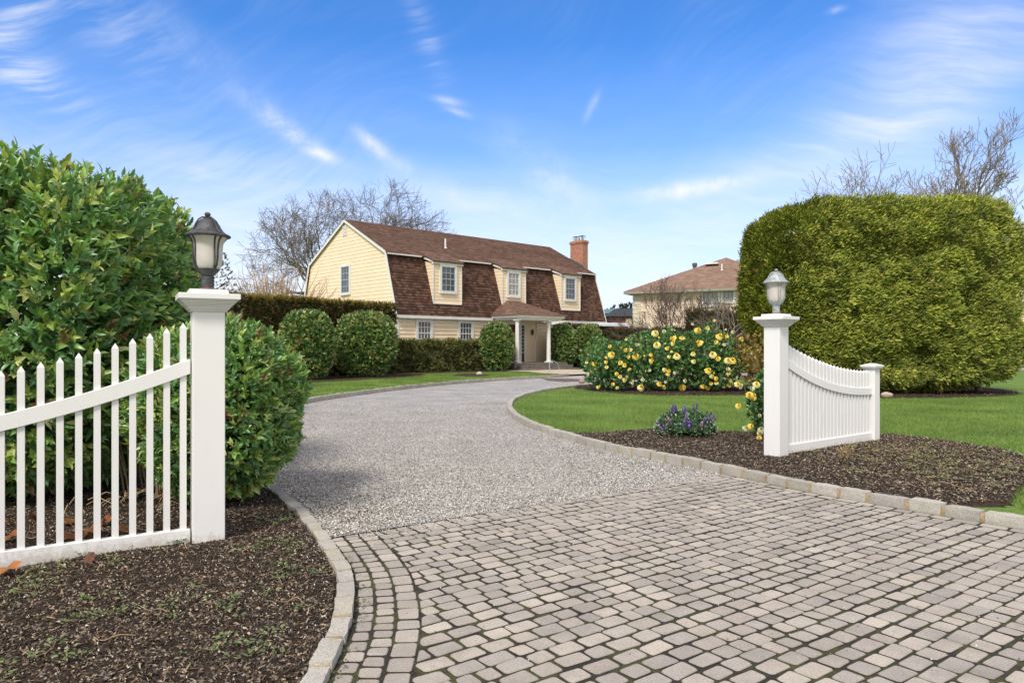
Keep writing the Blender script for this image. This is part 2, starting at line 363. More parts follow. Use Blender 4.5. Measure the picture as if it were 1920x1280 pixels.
bed('mulch_bed', chaikin([(-2.95, 34.1), (-2.3, 32.9), (-1.6, 32.6), (-1.02, 34.0), (-1.6, 35.8), (-2.5, 36)], 2, True), .06, .03, .2)
bed('mulch_bed', [(-11, 24.5), (-8.2, 26.9), (-5.2, 30.9), (-4.4, 34.2), (-4.2, 36.6), (-.4, 39.4), (-.2, 41.5), (-6, 38.5), (-10, 32), (-13, 26)], .07, .03, .25)

# ------------------------------------------------------------------ paver driveway
def clip(poly, p, n):
    out = []
    for i in range(len(poly)):
        a, b = poly[i], poly[(i+1) % len(poly)]; da, db = (a-p) @ n, (b-p) @ n
        if da <= 0: out.append(a)
        if da*db < 0: out.append(a+(b-a)*(da/(da-db)))
    return out
pav = MB()
PAV = [(.38, .345, .303), (.40, .36, .312), (.36, .328, .293), (.42, .375, .322), (.37, .33, .288), (.345, .316, .283)]
def paver(poly):
    poly = [np.array(q, float) for q in poly]
    if len(poly) < 3: return
    c = sum(poly)/len(poly); A = .5*abs(sum(poly[i][0]*poly[(i+1) % len(poly)][1]-poly[(i+1) % len(poly)][0]*poly[i][1] for i in range(len(poly))))
    if A < .0018: return
    pts = []
    for i in range(len(poly)):                                  # soften the corners
        a, b, d = poly[i-1], poly[i], poly[(i+1) % len(poly)]
        r1 = min(.016, np.linalg.norm(a-b)*.3); r2 = min(.016, np.linalg.norm(d-b)*.3)
        pts += [b+nrm(a-b)*r1*random.uniform(.6, 1.2), b+(nrm(a-b)+nrm(d-b))*min(r1, r2)*.32, b+nrm(d-b)*r2*random.uniform(.6, 1.2)]
    z = random.gauss(.0085, .0010); tx, ty = random.gauss(0, .009), random.gauss(0, .009)
    col = np.array(random.choice(PAV))*random.uniform(.92, 1.13)
    def ring(shrink, dz):
        o = []
        for q in pts:
            dv = c-q; L = np.linalg.norm(dv); q2 = q+dv/L*shrink
            o.append((q2[0], q2[1], z+dz+(q2[0]-c[0])*tx+(q2[1]-c[1])*ty))
        return o
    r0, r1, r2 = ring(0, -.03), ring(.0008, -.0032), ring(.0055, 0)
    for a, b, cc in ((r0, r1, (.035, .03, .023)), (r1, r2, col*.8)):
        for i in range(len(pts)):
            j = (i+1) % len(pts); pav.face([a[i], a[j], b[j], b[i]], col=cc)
    pav.face(r2, col=col)
PD = np.array((math.sin(R(54)), math.cos(R(54)))); PQ = np.array((-PD[1], PD[0]))
curveL = resample(kerbL, .05); curveR = resample(kerbR, .05)
tanL = nrm(np.gradient(curveL, axis=0)); rightL = np.c_[tanL[:, 1], -tanL[:, 0]]
tanR = nrm(np.gradient(curveR, axis=0)); leftR = np.c_[-tanR[:, 1], tanR[:, 0]]
BW = [.095, .110, .125]; EDGE = .018+sum(BW)+.004
def clip_region(poly, left=EDGE, right=.15):
    c = sum(poly)/4
    i = np.argmin(np.linalg.norm(curveL-c, axis=1)); poly = clip(poly, curveL[i]+rightL[i]*left, -rightL[i])
    if len(poly) < 3: return None
    i = np.argmin(np.linalg.norm(curveR-c, axis=1)); poly = clip(poly, curveR[i]+leftR[i]*right, -leftR[i])
    if len(poly) < 3: return None
    return poly
g = .0078; row = 0; q = -.135
p0 = BORD_A
while q > -7:                                                   # courses parallel to the gravel edge
    hw = .113; x = -6+random.uniform(0, .3)
    while x < 9:
        ln = random.choice([.105, .135, .135, .17, .17]); wob = .006*math.sin(x*1.7+row)
        cc = p0+PD*(x+ln/2)+PQ*(q-hw/2)
        if -2 < cc[0] < 7.5 and .9 < cc[1] < 9:
            P = [p0+PD*(x+g)+PQ*(q-g+wob), p0+PD*(x+g)+PQ*(q-hw+g+wob), p0+PD*(x+ln-g)+PQ*(q-hw+g+wob), p0+PD*(x+ln-g)+PQ*(q-g+wob)]
            P = [v+rng.normal(0, .0035, 2) for v in P]
            P = clip_region(P)
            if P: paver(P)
        x += ln
    q -= hw; row += 1
x = -1.
while x < 6:                                                    # header course at the gravel
    ln = .118; P = [p0+PD*(x+g)+PQ*(-g), p0+PD*(x+g)+PQ*(-.135+g), p0+PD*(x+ln-g)+PQ*(-.135+g), p0+PD*(x+ln-g)+PQ*(-g)]
    P = [v+rng.normal(0, .004, 2) for v in P]; P = clip_region(P)
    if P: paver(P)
    x += ln
def course(curve, side, off, wid, lens, stop):
    i = 0; s = 0.; d = np.r_[0, np.cumsum(np.linalg.norm(np.diff(curve, axis=0), axis=1))]
    def at(s, o): 
        j = np.interp(s, d, np.arange(len(d))); j0 = int(j); j1 = min(j0+1, len(d)-1); f = j-j0
        return curve[j0]*(1-f)+curve[j1]*f+nrm(side[j0]*(1-f)+side[j1]*f)*o
    while s < d[-1]-.3:
        ln = random.choice(lens); P = [at(s+g, off+g), at(s+ln-g, off+g), at(s+ln-g, off+wid-g), at(s+g, off+wid-g)]; s += ln
        P = [v+rng.normal(0, .003, 2) for v in P]; c = sum(P)/4
        if c[1] < .9 or c[0] > 7.5: continue
        P = clip(P, p0+bn*0, bn)
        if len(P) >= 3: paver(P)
        elif stop: break
o_ = .018
for wd, ls in zip(BW, ([.13, .15, .11], [.09, .10, .11], [.12, .13, .15])):
    course(curveL, rightL, o_, wd, ls, True); o_ += wd
course(curveR, leftR, .025, .115, [.15, .17, .2], False)
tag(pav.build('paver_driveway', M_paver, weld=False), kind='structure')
jl = [tuple(p) for p in kerbL if p[1] < 5.2]; jr = [tuple(p) for p in kerbR if p[1] < 7.75]
sheet('paver_bed', jl+[tuple(BORD_A+bn*.0), tuple(BORD_B+bd*.12)]+jr[::-1], .0030, M_joint)

# ------------------------------------------------------------------ kerb of granite blocks
def kerb(path, width, height, zb, lens, seed, flip=1):
    """blocks sit on the bed side of the path"""
    random.seed(seed); mb = MB(); cv = resample(path, .04); tn = nrm(np.gradient(cv, axis=0)); sd_ = np.c_[tn[:, 1], -tn[:, 0]]*flip
    d = np.r_[0, np.cumsum(np.linalg.norm(np.diff(cv, axis=0), axis=1))]
    def at(s, o):
        j = np.interp(s, d, np.arange(len(d))); j0 = int(j); j1 = min(j0+1, len(d)-1); f = j-j0
        p = cv[j0]*(1-f)+cv[j1]*f+nrm(sd_[j0]*(1-f)+sd_[j1]*f)*o; return p
    s = 0.
    while s < d[-1]-.1:
        ln = random.choice(lens)*random.uniform(.9, 1.1); e = min(s+ln, d[-1]); near = np.linalg.norm(at(s, 0)) < 13
        nx, ny, nz = (7, 4, 4) if near else (3, 2, 2)
        tone = random.uniform(.86, 1.1); col = np.array((.45, .43, .385))*tone*np.array((1, random.uniform(.96, 1.02), random.uniform(.9, 1.03)))
        ww = width*random.uniform(.9, 1.06); hh = height*random.uniform(.93, 1.04); gap = .014
        def P(a, b, c):
            A, B, Cc = 2*a/nx-1, 2*b/ny-1, 2*c/nz-1
            k = .16
            def rd(v, *o): 
                m = max(abs(x) for x in o); return v*(1-k*.5*max(0, m-.35)**1.6*abs(v)**3)
            A2, B2, C2 = rd(A, B, Cc), rd(B, A, Cc), rd(Cc, A, B)
            q = at(s+gap+(A2+1)/2*(e-s-2*gap), (B2+1)/2*ww); z = zb+(C2+1)/2*hh
            n1 = noise.noise_vector((q[0]*9, q[1]*9, z*9))*.009+noise.noise_vector((q[0]*28, q[1]*28, z*28))*.004
            return (q[0]+n1.x, q[1]+n1.y, z+n1.z*(1 if c == nz else .4))
        for a in range(nx):
            for b in range(ny): mb.face([P(a, b, nz), P(a+1, b, nz), P(a+1, b+1, nz), P(a, b+1, nz)], col=col)
            for c in range(nz):
                mb.face([P(a, 0, c), P(a+1, 0, c), P(a+1, 0, c+1), P(a, 0, c+1)], col=col); mb.face([P(a+1, ny, c), P(a, ny, c), P(a, ny, c+1), P(a+1, ny, c+1)], col=col)
        for b in range(ny):
            for c in range(nz):
                mb.face([P(0, b+1, c), P(0, b, c), P(0, b, c+1), P(0, b+1, c+1)], col=col); mb.face([P(nx, b, c), P(nx, b+1, c), P(nx, b+1, c+1), P(nx, b, c+1)], col=col)
        # mortar pad in the joint
        a0, a1, b1, b0 = at(e-.03, .012), at(min(e+.03, d[-1]), .012), at(min(e+.03, d[-1]), width-.01), at(e-.03, width-.01)
        zt = zb+height*random.uniform(.72, .93)
        lo = [(*a0, zb), (*a1, zb), (*b1, zb), (*b0, zb)]; hi = [(x, y, zt) for x, y, _ in lo]; mb.hexa(lo, hi, 1)
        s = e
    return tag(mb.build('kerb', [M_granite, M_mortar], smooth=True), kind='structure')
kerb([p for p in kerbL if p[1] < 12.2], .096, .074, -.03, [.24, .26, .28], 3, -1)
kerb([p for p in kerbL if p[1] > 12], .12, .15, -.03, [.27, .3], 4, -1)
kerb([p for p in kerbR if p[1] < 26], .118, .128, -.03, [.26, .29, .31], 5, 1)

# ------------------------------------------------------------------ loose ground cover (nobody could count it)
def scatter(poly, n, dens=None):
    P = np.array(poly); lo, hi = P.min(0), P.max(0); pts = rng.uniform(lo, hi, (n, 2)); pts = pts[inside(pts, poly)]
    if dens is not None: pts = pts[rng.random(len(pts)) < dens(pts)]
    return pts
def stones(name, pts, z, r0, r1, pal, flat=.6):
    n = len(pts); a = rng.uniform(0, 2*np.pi, n); r = rng.uniform(r0, r1, n)
    base = np.array([(1, 0, 0), (0, 1, 0), (-1, 0, 0), (0, -1, 0), (0, 0, 1), (0, 0, -1)], float)
    V = base[None]*rng.uniform(.6, 1.25, (n, 6, 1)); V = V+rng.normal(0, .18, (n, 6, 3))
    ca, sa = np.cos(a), np.sin(a); x = V[..., 0]*ca[:, None]-V[..., 1]*sa[:, None]; y = V[..., 0]*sa[:, None]+V[..., 1]*ca[:, None]
    V = np.stack([x, y, V[..., 2]*flat], -1)*r[:, None, None]; V[..., 0] += pts[:, :1]; V[..., 1] += pts[:, 1:2]; V[..., 2] += np.asarray(z).reshape(-1, 1)
    T = np.array([(0, 1, 4), (1, 2, 4), (2, 3, 4), (3, 0, 4), (1, 0, 5), (2, 1, 5), (3, 2, 5), (0, 3, 5)])
    F = (T[None]+np.arange(n)[:, None, None]*6).reshape(-1, 3)
    pal = np.array(pal); c = pal[rng.integers(0, len(pal), n)]*rng.uniform(.8, 1.2, (n, 1)); c = np.repeat(c, 6, 0)
    return tag(np_mesh(name, V, F, M_stone, col=c), kind='stuff')
GP = [(.67, .65, .615), (.52, .50, .465), (.83, .81, .77), (.34, .325, .305), (.63, .565, .48), (.145, .14, .135), (.75, .725, .69), (.45, .36, .265), (.59, .57, .54), (.215, .205, .195)]
near_gravel = [p for p in drive_poly if p[1] < 19]
gp = scatter([(-5.2, 5), (3, 5), (3, 18), (-5.2, 18)], 620000, lambda p: np.clip((6.6/p[:, 1])**2.4, 0, 1))
gp = gp[inside(gp, drive_poly)]; sidef = ((gp-BORD_A) @ bn); gp = gp[sidef > -.022-np.abs(rng.normal(0, .022, len(gp)))]
gs = stones('gravel', gp, rng.uniform(-.004, .006, len(gp)), .004, .0100, GP)
gs['label'] = 'pale grey loose gravel covering the curved driveway'; gs['category'] = 'gravel'
jl2 = [tuple(p) for p in offset(np.array([q_ for q_ in kerbL if q_[1] < 5.3]), .05)]+[tuple(BORD_B)]+[tuple(p) for p in kerbR if p[1] < 7.7][::-1]
lp = scatter([(-1.3, 3), (3.2, 3), (3.6, 7.6), (-1.3, 7)], 420); lp = lp[((lp-BORD_A) @ bn) < -.05]
sp2 = BORD_A+bd*rng.uniform(.1, 4.1, (1500, 1))-bn*np.abs(rng.normal(0, .13, (1500, 1))); lp = np.r_[lp, sp2]; lp = lp[inside(lp, jl2)]
s2 = stones('gravel', lp, np.full(len(lp), .012), .003, .007, GP); s2['label'] = 'few loose gravel grains strewn on the paver driveway'; s2['category'] = 'gravel'

def slivers(name, pts, z, l0, l1, w0, w1, pal, mat, tilt=.35, lift=0.):
    n = len(pts); a = rng.uniform(0, 2*np.pi, n); L = rng.uniform(l0, l1, n)/2; W = rng.uniform(w0, w1, n)/2
    d = np.stack([np.cos(a), np.sin(a), rng.normal(0, tilt, n)], -1); d = nrm(d); s_ = nrm(np.stack([-np.sin(a), np.cos(a), rng.normal(0, tilt, n)], -1))
    c = np.c_[pts, np.asarray(z)+lift]
    V = np.stack([c-d*L[:, None]-s_*W[:, None]*.6, c-d*L[:, None]*.3+s_*W[:, None], c+d*L[:, None], c+d*L[:, None]*.3-s_*W[:, None]], 1)
    up = np.zeros_like(V); up[:, 1, 2] = rng.uniform(0, .008, n); V = V+up
    F = (np.array([(0, 1, 2), (0, 2, 3)])[None]+np.arange(n)[:, None, None]*4).reshape(-1, 3)
    pal = np.array(pal); cc = np.repeat(pal[rng.integers(0, len(pal), n)]*rng.uniform(.7, 1.3, (n, 1)), 4, 0)
    return np_mesh(name, V, F, mat, col=cc)
MP = [(.075, .056, .043), (.11, .083, .06), (.046, .037, .03), (.175, .13, .09), (.24, .185, .13), (.088, .07, .058), (.058, .046, .038), (.14, .092, .06), (.36, .29, .21), (.13, .11, .092), (.21, .18, .15), (.034, .027, .022)]
def on_bed(pts, z0, amp): return np.array([bedz(x, y, z0, amp) for x, y in pts])
mpts = scatter(bedL, 330000, lambda p: np.clip((4.0/np.maximum(np.hypot(p[:, 0], p[:, 1]), 2))**1.5, 0, 1)*(p[:, 0] > -5.5))
o = slivers('mulch_chips', mpts, on_bed(mpts, .026, .03), .008, .040, .004, .011, MP, M_chip); tag(o, 'dark shredded bark mulch under the left picket fence', 'mulch', kind='stuff')
mp2 = scatter(bedR, 70000); o = slivers('mulch_chips', mp2, on_bed(mp2, .063, .025), .012, .05, .005, .013, MP, M_chip); tag(o, 'dark shredded bark mulch round the right gate post', 'mulch', kind='stuff')
for pl, n in ((bedRose, 5000), (bedHedge, 7000)):
    q3 = scatter(pl, n); o = slivers('mulch_chips', q3, np.full(len(q3), .066), .03, .09, .012, .03, [(.07, .042, .03), (.05, .033, .025), (.10, .065, .045), (.03, .022, .018), (.15, .10, .07)], M_chip)
    tag(o, 'brown bark mulch below the rose bushes' if pl is bedRose else 'reddish brown bark mulch under the giant clipped hedge', 'mulch', kind='stuff')
# pale flecks and straw
q4 = scatter(bedL, 34000, lambda p: (p[:, 0] > -4.5)*1.); o = slivers('straw', q4, on_bed(q4, .026, .03), .005, .016, .003, .008, [(.42, .36, .27), (.55, .50, .42), (.34, .25, .15), (.30, .2, .12)], M_chip, lift=.006); tag(o, 'pale flecks of bark and straw in the left mulch', 'straw', kind='stuff')
q5 = scatter(bedR, 9500, lambda p: .25+.75*(p[:, 0] > 3.8)); o = slivers('straw', q5, on_bed(q5, .063, .025), .01, .04, .004, .010, [(.42, .36, .27), (.50, .45, .36), (.34, .25, .15), (.28, .24, .12)], M_chip, lift=.006); tag(o, 'pale flecks and dead straw in the right mulch', 'straw', kind='stuff')
def stems(name, pts, zf, l0, l1, r, pal, label):
    mb = MB()
    for x, y in pts:
        a = random.uniform(0, 6.28); L = random.uniform(l0, l1); n = 7; bend = random.gauss(0, .35); P = []; z = zf(x, y)+.012
        for i in range(n):
            a += bend*random.uniform(.2, 1.4); x += math.cos(a)*L/n; y += math.sin(a)*L/n; P.append((x, y, zf(x, y)+.012+.012*math.sin(i*1.3+bend*9)))
        mb.tube(P, r*random.uniform(.6, 1.2), 4, col=random.choice(pal))
    return tag(mb.build(name, M_chip, weld=False), label, 'twigs', kind='stuff')
SP = [(.42, .31, .19), (.36, .25, .15), (.50, .40, .27), (.28, .18, .11)]
st = [p for p in scatter(bedL, 420, lambda p: (p[:, 0] > -4)*1.)]
stems('dry_stems', st, lambda x, y: bedz(x, y, .026, .03), .06, .30, .0022, SP, 'tan dry curly stems lying on the left mulch')
st = [p for p in scatter(bedR, 260, lambda p: (p[:, 0] > 3.4)*1.)]
stems('dry_stems', st, lambda x, y: bedz(x, y, .063, .025), .06, .26, .0022, SP, 'tan dry stems lying on the right mulch')

# leaves: one folded, curved blade each
def leaves(P, Dv, U, L, W, droop=.25, fold=.25, pal=None, jit=.18, tint=None):
    """P base, Dv direction, U upper side (all n,3), L length, W width -> verts, tris, colours"""
    n = len(P); Dv = nrm(Dv); S = nrm(np.cross(Dv, U)); N = nrm(np.cross(S, Dv)); L = np.broadcast_to(L, n)[:, None]; W = np.broadcast_to(W, n)[:, None]
    dr = rng.uniform(.2, 1.6, (n, 1))*droop
    def sp_(f): return P+Dv*L*f-N*L*dr*f*f
    b, s1, s2, tp = sp_(0), sp_(.34), sp_(.7), sp_(1.)
    up = N*W*fold
    l1, r1 = s1+S*W*.5+up, s1-S*W*.5+up; l2, r2 = s2+S*W*.36+up*.8, s2-S*W*.36+up*.8
    V = np.stack([b, s1, s2, tp, l1, r1, l2, r2], 1)
    T = np.array([(0, 1, 4), (0, 5, 1), (1, 2, 6), (1, 6, 4), (1, 5, 7), (1, 7, 2), (2, 3, 6), (2, 7, 3)])
    F = (T[None]+np.arange(n)[:, None, None]*8).reshape(-1, 3)
    pal = np.array(pal); c = pal[rng.integers(0, len(pal), n)] if tint is None else tint
    c = c*rng.uniform(1-jit, 1+jit, (n, 1)); return V.reshape(-1, 3), F, np.repeat(c, 8, 0)
def small_leaves(P, Dv, U, L, W, pal, jit=.2, tint=None):
    n = len(P); Dv = nrm(Dv); S = nrm(np.cross(Dv, U)); N = nrm(np.cross(S, Dv)); L = np.broadcast_to(L, n)[:, None]; W = np.broadcast_to(W, n)[:, None]
    V = np.stack([P, P+Dv*L*.5+S*W*.5+N*W*.2, P+Dv*L-N*L*.12, P+Dv*L*.5-S*W*.5+N*W*.2], 1)
    F = (np.array([(0, 1, 2), (0, 2, 3)])[None]+np.arange(n)[:, None, None]*4).reshape(-1, 3)
    pal = np.array(pal); c = pal[rng.integers(0, len(pal), n)] if tint is None else tint
    return V.reshape(-1, 3), F, np.repeat(c*rng.uniform(1-jit, 1+jit, (n, 1)), 4, 0)
def merge(*parts):
    V, F, Cc, o = [], [], [], 0
    for v, f, c in parts: V.append(v); F.append(f+o); Cc.append(c); o += len(v)
    return np.concatenate(V), np.concatenate(F), np.concatenate(Cc)
def vnoise(P, s, seed=0.):
    return np.array([noise.noise((p[0]*s+seed, p[1]*s+seed*.7, p[2]*s)) for p in P])
def superell(n, a, b, c, e=2.5, lump=.08, ls=1.6, seed=0., egg=0., zmin=-1.):
    """points and outward normals on a lumpy superellipsoid of half sizes a, b, c; egg > 0 narrows the foot"""
    d = nrm(rng.normal(0, 1, (n*2, 3))); d = d*(np.array((a, b, c))**.0)
    k = (np.abs(d)**e).sum(1)**(-1/e); q = d*k[:, None]; q = q[q[:, 2] > zmin][:n]
    g_ = np.sign(q)*np.abs(q)**(e-1)/np.array((a, b, c)); N = nrm(g_)
    P = q*np.array((a, b, c)); 
    if egg: f = 1-egg*np.clip(-q[:, 2], 0, 1)**1.5; P[:, 0] *= f; P[:, 1] *= f
    P = P+N*(vnoise(P, ls, seed)*lump)[:, None]
    return P, N
def hull(cen, a, b, c, e, k, col, egg=0., nu=28, nv=16, lump=.08, ls=1.6, seed=0.):
    """closed inner mass of the bush so that no light passes straight through"""
    V = []
    for j in range(nv+1):
        ph = -math.pi/2+math.pi*j/nv
        for i in range(nu):
            th = 2*math.pi*i/nu; d = np.array((math.cos(ph)*math.cos(th), math.cos(ph)*math.sin(th), math.sin(ph)))
            d = d*(np.abs(d)**e).sum()**(-1/e); f = 1-egg*max(0, -d[2])**1.5
            V.append(d*np.array((a*f, b*f, c))*k)
    V = np.array(V); V = V+nrm(V)*(vnoise(V, ls, seed)*lump)[:, None]+cen
    F = []
    for j in range(nv):
        for i in range(nu):
            p, q_, r_, s_ = j*nu+i, j*nu+(i+1) % nu, (j+1)*nu+(i+1) % nu, (j+1)*nu+i; F += [(p, q_, r_), (p, r_, s_)]
    return V, np.array(F), np.tile(np.array(col), (len(V), 1))
def shoots(P, N, k, L, W, pal, upb=.35, spread=.9, droop=.25, jit=.18, big=True, tints=None, ztop=None):
    """a whorl of k leaves at each shoot tip"""
    n = len(P); ax = nrm(N+np.array((0, 0, upb))+rng.normal(0, .30, (n, 3)))
    t1 = nrm(np.cross(ax, rng.normal(0, 1, (n, 3)))); t2 = np.cross(ax, t1); out = []
    pal = np.array(pal); base = pal[rng.integers(0, len(pal), n)]*rng.uniform(.8, 1.2, (n, 1)) if tints is None else tints
    old = rng.random(n) < .025; base = np.where(old[:, None], np.array((.26, .15, .06)), base)
    for i in range(k):
        an = 2*np.pi*(i*.382+rng.uniform(-.06, .06, n)); el_ = rng.uniform(.25, 1., n)*spread*(.5+.5*(i+1)/k)
        rad = t1*np.cos(an)[:, None]+t2*np.sin(an)[:, None]; d = nrm(ax*np.cos(el_)[:, None]+rad*np.sin(el_)[:, None])
        p = P-ax*(L*(.5 if not big else 1.3)*i/k); ll = L*rng.uniform(.5, 1.3, n)
        if big: out.append(leaves(p, d, ax+rng.normal(0, .15, (n, 3)), ll, ll*(W/L)*rng.uniform(.85, 1.15, n), droop, .22, jit=jit, tint=base, pal=[(0, 0, 0)]))
        else: out.append(small_leaves(p, d, ax+rng.normal(0, .2, (n, 3)), ll, ll*(W/L), [(0, 0, 0)], jit, tint=base))
    return merge(*out)
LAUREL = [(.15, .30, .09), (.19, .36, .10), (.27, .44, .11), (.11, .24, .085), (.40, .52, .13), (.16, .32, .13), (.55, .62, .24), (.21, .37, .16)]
def shrub(name, loc, dims, label, cat, n, k, L, W, pal=LAUREL, e=2.6, lump=.10, ls=1.5, egg=.3, group=None, seed=1., big=True, core=.86, mat=None, upb=.35, zc=None, stems_=5, droop=.3, depth=.25, core_col=None, spread=.95, inner=0):
    a, b, c = dims; z = zc if zc is not None else c
    t_ = thing(name, (loc[0], loc[1], .06), label, cat, group); cen = np.array((loc[0], loc[1], .06+z))
    P, N = superell(n, a, b, c, e, lump, ls, seed, egg)
    P = P*(1-depth*rng.random((len(P), 1))**2.2)+cen; ok = P[:, 2] > .1; P, N = P[ok], N[ok]
    parts = [shoots(P, N, k, L, W, pal, upb, spread, droop, big=big)]
    if inner:                                                        # older leaves deeper in the bush
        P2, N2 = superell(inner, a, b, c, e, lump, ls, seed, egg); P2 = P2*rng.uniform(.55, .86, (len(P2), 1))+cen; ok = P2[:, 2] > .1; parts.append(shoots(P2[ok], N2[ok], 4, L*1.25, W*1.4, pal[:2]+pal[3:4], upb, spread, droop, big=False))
    if core: parts.append(hull(cen, a, b, c, e, core, core_col or tuple(np.mean(pal, 0)*.7), egg, lump=lump, ls=ls, seed=seed))  # inner hull dimmed below the leaf greens, shade put into its colour
    V, F, Cc = merge(*parts); V[:, 2] = np.maximum(V[:, 2], .05)
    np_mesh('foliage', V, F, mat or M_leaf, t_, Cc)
    mb = MB()
    for i in range(stems_):
        an = i*2.4+seed; r = min(a, b)*.3; p = (loc[0]+math.cos(an)*r*.4, loc[1]+math.sin(an)*r*.4, .05)
        mb.tube([p, (loc[0]+math.cos(an)*r, loc[1]+math.sin(an)*r, .06+z*.6), (loc[0]+math.cos(an)*r*1.7, loc[1]+math.sin(an)*r*1.7, .06+z*1.3)], [.035*a**.5, .025*a**.5, .01], 6)
    mb.build('stem', M_bark, t_); return t_

# ------------------------------------------------------------------ left gate side: bushes
shrub('laurel_bush', (-5.12, 7.0), (1.80, 1.46, 1.53), 'huge glossy green laurel bush towering over the left picket fence', 'bush', 12500, 6, .092, .038, e=5.2, lump=.17, ls=1.5, egg=.25, seed=2., zc=1.47, stems_=7, depth=.20, core=0, spread=.85, inner=7000)
shrub('laurel_bush', (-2.63, 6.42), (.68, .70, .80), 'waist-high glossy laurel bush right behind the left gate post', 'bush', 4800, 6, .070, .029, e=2.9, lump=.10, ls=2.5, egg=.36, seed=5., zc=.74, depth=.20, core=0, spread=.85, inner=2600)

# ------------------------------------------------------------------ white woodwork
def white_paint():
    m, t, b = material('white_painted_timber'); p = t.obj(); sz = t.new('ShaderNodeSeparateXYZ'); t.put(sz.inputs[0], p)
    grain = t.noise(t.scale(p, (60, 60, 2.5)), 1., 4, .6); st_ = t.noise(t.scale(p, (5, 5, 1.2)), 1.6, 6, .65)
    c = t.mix(t.ramp(st_, [(.55, 0.), (.82, .30)]), (.80, .80, .795), (.56, .57, .52))
    foot = t.math('ADD', sz.outputs[2], t.math('MULTIPLY_ADD', t.noise(p, 22, 5, .7), -.30, .15))
    c = t.mix(t.ramp(foot, [(-.02, .50), (.06, 0.)]), c, (.40, .37, .31))
    c = t.mix(t.ramp(t.noise(p, 75, 2), [(.70, 0.), (.74, .45)]), c, (.35, .34, .30))
    t.put(b.inputs['Base Color'], c); b.inputs['Roughness'].default_value = .42; t.put(b.inputs['Normal'], t.bump(grain, .12, .004)); return m
M_white = white_paint()
M_whitew = simple('white_painted_wood', (.76, .76, .75), .5, var=.08, scale=5, bump=.08)
def gate_post(name, loc, rz, label):
    t_ = thing(name, loc, label, 'gate post', 'white gate posts with lanterns', rz); ORG[t_.name] = Vector((0, 0, 0))
    m = MB(); m.box((0, 0, .78), (.212, .212, 1.70)); m.build('shaft', M_white, t_, bevel=.006, local=True)
    m = MB()
    def sq(z0, z1, a, b_): a *= .91; b_ *= .91; m.hexa([(x*a/2, y*a/2, z0) for x, y in ((-1, -1), (1, -1), (1, 1), (-1, 1))], [(x*b_/2, y*b_/2, z1) for x, y in ((-1, -1), (1, -1), (1, 1), (-1, 1))])
    for z0, z1, a, b_ in ((1.628, 1.640, .262, .275), (1.6405, 1.664, .282, .318), (1.6645, 1.672, .330, .330), (1.6725, 1.690, .338, .372), (1.6905, 1.700, .385, .385), (1.7005, 1.712, .400, .418), (1.7125, 1.752, .440, .440), (1.7525, 1.784, .285, .278)): sq(z0, z1, a, b_)
    m.build('cap', M_white, t_, bevel=.004, local=True); return t_
LP = (-2.185, 5.13); RP = (3.275, 8.86); LROT = R(90-62); RROT = R(90-50)
pL = gate_post('gate_post', (*LP, .02), LROT, 'tall white square gate post beside the glossy laurel bush, left of the driveway')
pR = copy_tree(pL); pR.location = (*RP, .02); pR.rotation_euler = (0, 0, RROT); pR['label'] = 'tall white square gate post right of the driveway, before the giant clipped hedge'

def lantern(loc, rz, label, pat):
    t_ = thing('post_lantern', loc, label, 'lantern', 'bell-shaped lanterns on the gate posts', rz); ORG[t_.name] = Vector((0, 0, 0))
    met = lantern_metal('lantern_metal_patina' if pat else 'lantern_metal', pat)
    m = MB(); m.lathe((0, 0, 0), [(.062, .0), (.062, .008), (.05, .016), (.045, .018)], 20); m.build('flange', M_copper, t_, smooth=True, local=True)
    m = MB(); m.lathe((0, 0, .014), [(.043, 0), (.043, .07), (.048, .072), (.048, .082), (.04, .086), (.046, .098), (.066, .115), (.083, .134), (.085, .136), (.08, .139), (.04, .135)], 24); m.build('neck', met, t_, smooth=True, local=True)
    m = MB(); m.lathe((0, 0, 0), [(.070, .145), (.085, .16), (.094, .18), (.099, .21), (.101, .25), (.102, .30), (.106, .335), (.115, .36), (.128, .378), (.13, .382), (.125, .383)], 28); m.build('glass_shade', M_frost, t_, smooth=True, local=True)
    m = MB(); m.lathe((0, 0, 0), [(.135, .380), (.156, .383), (.158, .391), (.150, .397), (.128, .408), (.108, .424), (.093, .445), (.082, .468), (.066, .490), (.045, .508), (.022, .517), (.008, .519)], 28); rf = m.build('roof', met, t_, smooth=True, local=True)
    m = MB(); m.lathe((0, 0, .515), [(.008, 0), (.012, .006), (.008, .012), (.016, .017), (.021, .026), (.021, .034), (.015, .043), (.004, .047)], 14); m.build('finial', met, t_, smooth=True, local=True)
    prof = [(.139, .384), (.118, .358), (.108, .33), (.105, .28), (.104, .22), (.098, .18), (.085, .155), (.07, .132)]
    dome = [(.012, .523), (.045, .520), (.072, .500), (.092, .470), (.102, .447), (.115, .428), (.135, .412), (.150, .402)]
    for i in range(4):
        a = i*math.pi/2
        for s_ in (-1, 1):
            m = MB(); m.tube([(r*math.cos(a+s_*sp2), r*math.sin(a+s_*sp2), z) for (r, z), sp2 in zip(prof, np.linspace(.17, .06, len(prof)))], .0065, 6); m.build('rib', met, t_, smooth=True, local=True)
        m = MB(); m.tube([(r*math.cos(a), r*math.sin(a), z) for r, z in dome[:(8 if i % 2 else 6)]], [.006]*8 if i % 2 else [.006]*6, 6); m.build('strap', met, rf, smooth=True, local=True)
    return t_
